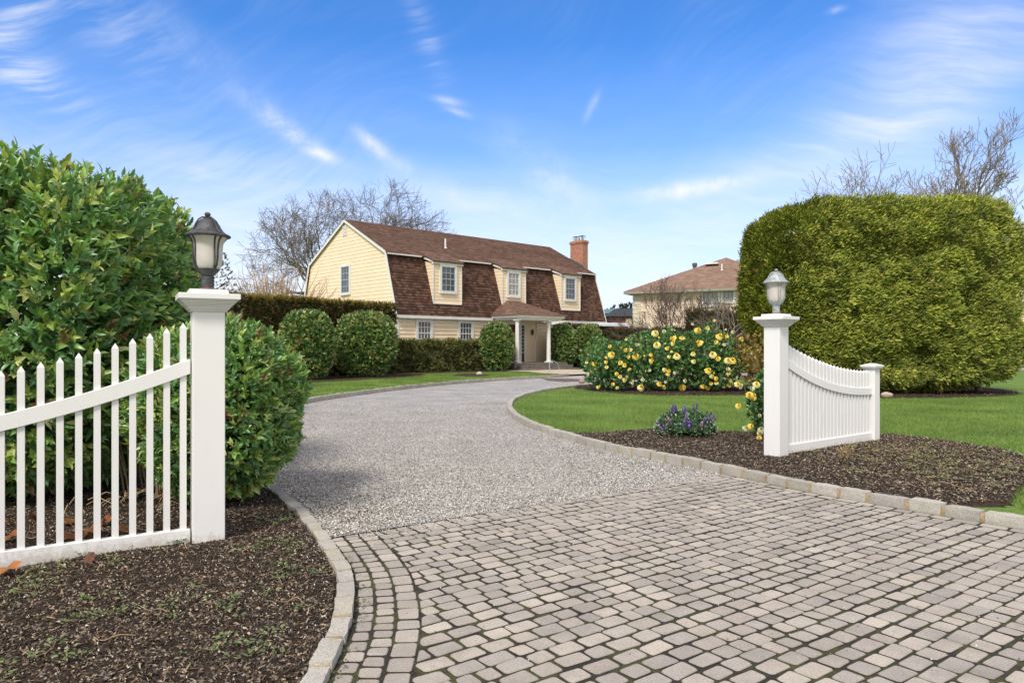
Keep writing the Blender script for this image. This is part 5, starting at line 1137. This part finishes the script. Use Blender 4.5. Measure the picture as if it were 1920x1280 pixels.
weeds('weeds', ek, lambda x, y: .0, 'tiny green weeds in the joint between left kerb and pavers', [(.08, .13, .03), (.12, .15, .04), (.10, .085, .03)], .016)
# moss in the paver joints as small tufts, and litter on the gravel edge
mp = scatter([(-.9, 2.6), (4.6, 4), (2.4, 7.6), (-1.2, 5.3)], 2600); mp = np.array([p for p in mp if noise.noise((p[0]*1.6, p[1]*1.6, 5)) > .12])
if len(mp): tag(slivers('moss', mp, np.full(len(mp), .0055), .006, .016, .004, .010, [(.06, .07, .016), (.085, .085, .02), (.05, .05, .018), (.10, .07, .03)], M_chip), 'green-brown moss bits in the joints of the paver driveway', 'moss', kind='stuff')
lt = np.r_[scatter([(-2.2, 6.6), (-1.5, 5.3), (-1.0, 5.3), (-.5, 6.1), (-1.9, 7.1)], 900, lambda p: np.exp(-((p[:, 0]+1.6)**2+(p[:, 1]-5.9)**2)*2.5)), scatter([(.6, 7.0), (2.2, 7.8), (1.0, 10), (.2, 9.5)], 700, lambda p: (p[:, 0] > .6+.0*p[:, 1])*.6)]
lt = lt[inside(lt, drive_poly)]
tag(slivers('leaf_litter', lt, np.full(len(lt), .014), .012, .045, .008, .022, [(.16, .09, .04), (.10, .07, .035), (.075, .08, .025), (.20, .12, .05)], M_chip), 'brown leaf litter and moss on the gravel beside the kerbs', 'litter', kind='stuff')
def maple(name, loc, r, rz, label, col):
    n = 22; v = []; o = tuple(loc)
    for i in range(n):
        a = 2*math.pi*i/n; k = 1. if i % 4 == 0 else (.55 if i % 2 == 0 else .75); v.append((math.cos(a)*r*k, math.sin(a)*r*k*.9, .012*math.sin(3*a)+.02*math.cos(a)))
    V = np.array([(0, 0, .006)]+v); F = [(0, 1+i, 1+(i+1) % n) for i in range(n)]; c = np.tile(np.array(col), (len(V), 1)); c[0] *= .7
    ob = np_mesh(name, V, F, M_leaf_dull, None, c); ob.location = loc; ob.rotation_euler = (.2, -.15, rz); return tag(ob, label, 'leaf')
maple('fallen_leaf', (-3.06, 4.33, .06), .085, .4, 'orange fallen leaf lying at the foot of the left picket panel', (.42, .17, .055))
maple('fallen_leaf', (-2.70, 4.56, .05), .05, 1.4, 'small dark brown fallen leaf below the left bottom rail', (.16, .07, .04))
for i in range(12):
    x, y = -3.9+random.random()*1.5, 5.0+random.random()*.6; maple('fallen_leaf', (x, y, .07), random.uniform(.05, .08), random.uniform(0, 6), 'russet fallen leaf on the mulch behind the left pickets', (.30, .12, .05))['group'] = 'russet fallen leaves behind the left pickets'

# ------------------------------------------------------------------ grass blades
def blades(name, pts, z, h0, h1, w_, label):
    n = len(pts); a = rng.uniform(0, 6.28, n); h = rng.uniform(h0, h1, n); lean = rng.normal(0, .45, (n, 2))
    P = np.c_[pts, np.full(n, z)]; S = np.c_[np.cos(a), np.sin(a), np.zeros(n)]*w_; T = P+np.c_[lean*h[:, None], h]
    V = np.stack([P-S, P+S, T], 1).reshape(-1, 3); F = np.arange(n*3).reshape(-1, 3)
    v = vnoise(np.c_[pts*1., np.zeros(n)], .8, 2.) if n < 90000 else np.sin(pts[:, 0]*1.3+np.cos(pts[:, 1]*.9))*.3
    pal = np.array([(.155, .25, .052), (.195, .29, .060), (.12, .205, .045), (.24, .31, .08), (.32, .32, .14)]); c = pal[rng.choice(5, n, p=[.32, .28, .24, .12, .04])]*(1+v[:, None]*.55)*rng.uniform(.8, 1.2, (n, 1))
    return tag(np_mesh(name, V, F, M_blade, None, np.repeat(c, 3, 0)), label, 'grass', kind='stuff')
isl = scatter([(-.3, 10), (16, 8), (22, 22), (2, 26), (-.3, 20)], 520000, lambda p: np.clip((12/np.hypot(p[:, 0], p[:, 1]))**2, 0, 1)*(np.abs(p[:, 0]) < .78*p[:, 1]+.5))
isl = isl[inside(isl, [tuple(p) for p in offset(np.array(lawn_island), .17)]+[(60, 20), (30, 0), (9, 2.5)])]
for pl in (bedR, bedRose, bedHedge): isl = isl[~inside(isl, pl)]
blades('lawn_grass', isl, .028, .03, .062, .0035, 'short green lawn round the roses and the giant clipped hedge')
nr = scatter([(3.9, 5.0), (9, 4.5), (10, 11), (5, 8)], 90000); nr = nr[inside(nr, [tuple(p) for p in offset(np.array(lawn_island), .17)]+[(60, 20), (30, 0), (9, 2.5)])]; nr = nr[~inside(nr, bedR)]
blades('lawn_grass', nr, .028, .035, .075, .0028, 'bright green grass tip beside the right kerb')
rl_ = scatter([(-9, 17), (-4, 17), (4, 32), (2, 38), (-6, 38)], 130000); rl_ = rl_[inside(rl_, [tuple(p) for p in offset(np.array(lr), -.14)]+[(3.2, 37.5), (1, 38.5), (-1, 40), (-6, 38), (-10, 30), (-40, 12)])]
rl_ = rl_[~inside(rl_, [(-2.95, 34.1), (-2.3, 32.9), (-1.6, 32.6), (-1.02, 34.0), (-1.6, 35.8), (-2.5, 36)])]
blades('lawn_grass', rl_, .03, .03, .06, .006, 'green lawn strip between the gravel curve and the house')

# ------------------------------------------------------------------ small things near the steps
t_ = thing('garden_stake', (2.02, 38.5, .06), 'thin grey stake by the walk to the porch steps', 'stake'); m = MB(); m.tube([(2.02, 38.5, .0), (2.02, 38.5, .62)], .022, 6); m.build('rod', M_sash, t_)
m = MB(); m.tube([(2.02, 38.5, .60), (2.2, 38.5, .66), (2.42, 38.5, .55), (2.55, 38.5, .25), (2.55, 38.5, .03)], .012, 5); m.build('hoop', M_sash, t_)
def rock(name, loc, s_, label, col):
    V, F, Cc = hull(np.zeros(3), 1, .8, .6, 2.3, 1., col, nu=14, nv=9, lump=.25, ls=1.6, seed=loc[0]); ob = np_mesh(name, V*s_, F, M_stone, None, Cc, True); ob.location = loc; return tag(ob, label, 'stone')
rock('garden_stone', (-1.55, 34.0, .12), .15, 'pale stone in the small round mulch patch on the lawn', (.5, .46, .38))
rock('garden_stone', (2.7, 27.6, .06), .13, 'small brown stone on the gravel near the roses', (.36, .24, .16))
rock('garden_stone', (9.95, 18.95, .12), .14, 'pinkish stone at the front edge of the giant hedge mulch', (.5, .38, .32))

# ------------------------------------------------------------------ neighbour house and things far behind
nb = thing('neighbour_house', (14, 60, .05), 'cream two-storey neighbour house with pinkish brown hip roof', 'house')
nd = np.array((.88, -.475)); nd = nd/np.linalg.norm(nd); nk = np.array((-nd[1], nd[0])); NO = np.array((10.2, 60.)); NS = 12.6
def Nn(a, o, z): p = NO+nd*a-nk*o; return (p[0], p[1], z)
m = MB(); lap(m, Nn, lambda z: 0, lambda z: NS, 0, 5.95, .24); lap(m, lambda a, o, z: (NO[0]+nk[0]*a-nd[0]*o, NO[1]+nk[1]*a-nd[1]*o, z), lambda z: 0, lambda z: NS, 0, 5.95, .24)
lap(m, lambda a, o, z: (NO[0]+nd[0]*(NS+o)+nk[0]*a, NO[1]+nd[1]*(NS+o)+nk[1]*a, z), lambda z: 0, lambda z: NS, 0, 5.95, .24); m.build('wall', M_cream, nb, weld=False)
m = MB(); z = .1
M_quoin = simple('pale_quoin', (.68, .62, .50), .8)
while z < 5.8: p = NO+nd*.3-nk*.03; m.box((p[0], p[1], z+.17), (.62, .06, .33), (nd[0], nd[1])); p = NO+nk*.3-nd*.03; m.box((p[0], p[1], z+.17), (.06, .66, .33), (nd[0], nd[1])); z += .37
m.build('quoins', M_quoin, nb, weld=False)
m = MB(); e = .65; apz = 9.2; ZE = 6.0
cor = [NO-nd*e-nk*e, NO+nd*(NS+e)-nk*e, NO+nd*(NS+e)+nk*(NS+e), NO-nd*e+nk*(NS+e)]; ac = NO+nd*NS/2+nk*NS/2
for i in range(4):
    b0, b1 = cor[i], cor[(i+1) % 4]
    for k in range(26):
        a, b = k/26, (k+1)/26; f = lambda p, t, o: (p[0]+(ac[0]-p[0])*t, p[1]+(ac[1]-p[1])*t, ZE+(apz-ZE)*t+o); L = np.linalg.norm(b1-b0)
        m.face([f(b0, a, .02), f(b1, a, .02), f(b1, b, .004), f(b0, b, .004)], [(L*a/2, a*8), (L-L*a/2, a*8), (L-L*b/2, b*8), (L*b/2, b*8)]); m.face([f(b0, a, 0), f(b1, a, 0), f(b1, a, .02), f(b0, a, .02)])
nroof = m.build('roof', M_roof2, nb, weld=False)
m = MB(); A = [(p[0], p[1], ZE-.2) for p in cor]; B = [(p[0], p[1], ZE-.005) for p in cor]; m.hexa(A, B); m.build('eave', simple('grey_gutter', (.32, .28, .24), .6), nb)
def NF(px_, z): r = np.array(((px_-960)/1340, 1.)); k = (NO @ nk)/(r @ nk); return (r*k-NO) @ nd
for a0, w_, z0, h, cols in ((5.84, 1.12, 4.76, .98, 3), (7.42, .74, 4.99, .76, 2)):
    window(nb, lambda a, o, z, a0=a0, z0=z0: Nn(a0+a, o+.025, z0+z), w_, h, M_paneb, simple('grey_sash', (.13, .14, .14), .5), .2, 1, cols, two=False)
m = MB(); fz = lambda a, b_: ZE+(apz-ZE)*min(1, (b_+e)/(NS/2+e)); p = Nn(5.5, -4.6, fz(0, 4.6)); m.box((p[0], p[1], p[2]+.12), (1.1, .9, .14), (nd[0], nd[1])); m.build('skylight', M_trim, nroof)
m = MB(); p = Nn(6.6, -3.2, fz(0, 3.2)); m.lathe(p, [(.12, 0), (.06, .1), (.06, .55), (.05, .55)], 10); m.build('vent_pipe', M_trim, nroof)
m = MB(); p = (17.0, 66.5, 7.6); m.lathe(p, [(.18, 0), (.18, 1.3), (.24, 1.3), (.24, 1.55), (.1, 1.6)], 10); m.build('flue_pipe', M_lead, nroof)

t_ = thing('patio_canopy', (6.7, 49.0, .05), 'white flat patio canopy on thin posts at the right end of the yellow house', 'canopy')
M_alu = simple('white_aluminium', (.62, .68, .72), .5, var=.05)
m = MB(); m.box((6.85, 49.3, 2.98), (2.45, 1.5, .10), (.99, .12)); m.box((6.78, 48.5, 2.86), (2.4, .08, .13), (.99, .12)); m.build('roof', M_alu, t_, weld=False)
for x in (5.75, 7.05, 7.95): m = MB(); m.tube([(x, 48.62, 0), (x, 48.62, 2.8)], .035, 8); m.build('post', M_trim, t_)
def far_house(loc, w_, d_, h, rh, wall, roofc, label, wins, rz=0., name='distant_house'):
    t_ = thing(name, (*loc, 0), label, 'house'); ca, sa = math.cos(rz), math.sin(rz); X = lambda x, y, z: (loc[0]+ca*x-sa*y, loc[1]+sa*x+ca*y, z)
    m = MB(); m.hexa([X(x, y, 0) for x, y in ((-w_/2, 0), (w_/2, 0), (w_/2, d_), (-w_/2, d_))], [X(x, y, h) for x, y in ((-w_/2, 0), (w_/2, 0), (w_/2, d_), (-w_/2, d_))]); m.build('wall', simple('distant_wall', wall, .8), t_)
    m = MB(); o = .5; e0, e1 = [X(x, y, h+.02) for x, y in ((-w_/2-o, -o), (w_/2+o, -o), (w_/2+o, d_+o), (-w_/2-o, d_+o))], [X(x, y, h+rh) for x, y in ((-w_/2+1, d_/2-.3), (w_/2-1, d_/2-.3), (w_/2-1, d_/2+.3), (-w_/2+1, d_/2+.3))]; m.hexa(e0, e1); m.build('roof', simple('distant_roof', roofc, .8), t_)
    for x, z, ww, hh, c in wins: m = MB(); m.hexa([X(x-ww/2, -.03, z), X(x+ww/2, -.03, z), X(x+ww/2, -.03, z+hh), X(x-ww/2, -.03, z+hh)], [X(x-ww/2, -.12, z), X(x+ww/2, -.12, z), X(x+ww/2, -.12, z+hh), X(x-ww/2, -.12, z+hh)]); m.build('window', simple('distant_window', c, .4), t_)
far_house((15.6, 92), 5.6, 7, 5.3, 1.2, (.16, .055, .07), (.03, .04, .045), 'distant maroon house with dark roof seen past the house end', [(-.6, 4.1, .75, .95, (.62, .50, .33)), (.5, 4.1, .45, .7, (.75, .72, .7))])
far_house((12.5, 95), 5.0, 7, 3.9, 1.1, (.20, .07, .055), (.15, .055, .04), 'distant low house with brick red roof left of the maroon one', [(-.9, 3.0, .7, .6, (.62, .55, .45)), (.9, 3.0, .7, .6, (.62, .55, .45))])
far_house((17.6, 108), 7.5, 7, 6.4, .9, (.15, .30, .32), (.09, .2, .21), 'distant teal house behind the maroon one', [(-2.2, 5.0, .8, .8, (.7, .7, .66))])
shrub('distant_tree', (18.4, 118), (3.4, 2.5, 4.2), 'dark distant tree over the maroon house', 'tree', 500, 6, .5, .22, pal=[(.022, .035, .028), (.03, .045, .03), (.018, .03, .025)], e=2.2, lump=.8, ls=.5, big=False, seed=81., zc=4.2)
shrub('distant_tree', (13.3, 112), (1.8, 1.5, 2.6), 'dark low distant tree left of the maroon house', 'tree', 260, 6, .4, .18, pal=[(.022, .035, .028), (.03, .045, .03)], e=2.2, lump=.5, ls=.6, big=False, seed=82., zc=2.6)
# far right: pale house end and shrub past the giant hedge
far_house((44.5, 62), 9, 8, 8.6, 2.2, (.62, .52, .44), (.20, .11, .08), 'pale house end showing at the far right past the giant clipped hedge', [(-2.2, 4.6, 1.2, 1.4, (.3, .32, .33))])
shrub('russet_shrub', (34.6, 49.5), (1.7, 1.2, 1.5), 'russet and green shrub at the far right past the giant clipped hedge', 'shrub', 500, 6, .22, .09, pal=[(.20, .11, .03), (.12, .10, .03), (.07, .08, .025)], big=False, seed=83., zc=1.45)
hl = np.array([(x, 900+40*math.sin(x*.01), 0) for x in range(-900, 901, 30)]); V = []; 
for x, y, _ in hl: hh = 9+9*noise.noise((x*.006, 3, 1))+5*noise.noise((x*.02, 1, 4)); V += [(x, y, -1), (x, y+40, max(3, hh)), (x, y+120, -1)]
F = [(3*i+k, 3*i+3+k, 3*i+4+k, 3*i+1+k) for i in range(len(hl)-1) for k in (0, 1)]
tag(np_mesh('hills', V, F, simple('hazy_hill', (.10, .17, .20), .9)), kind='structure')
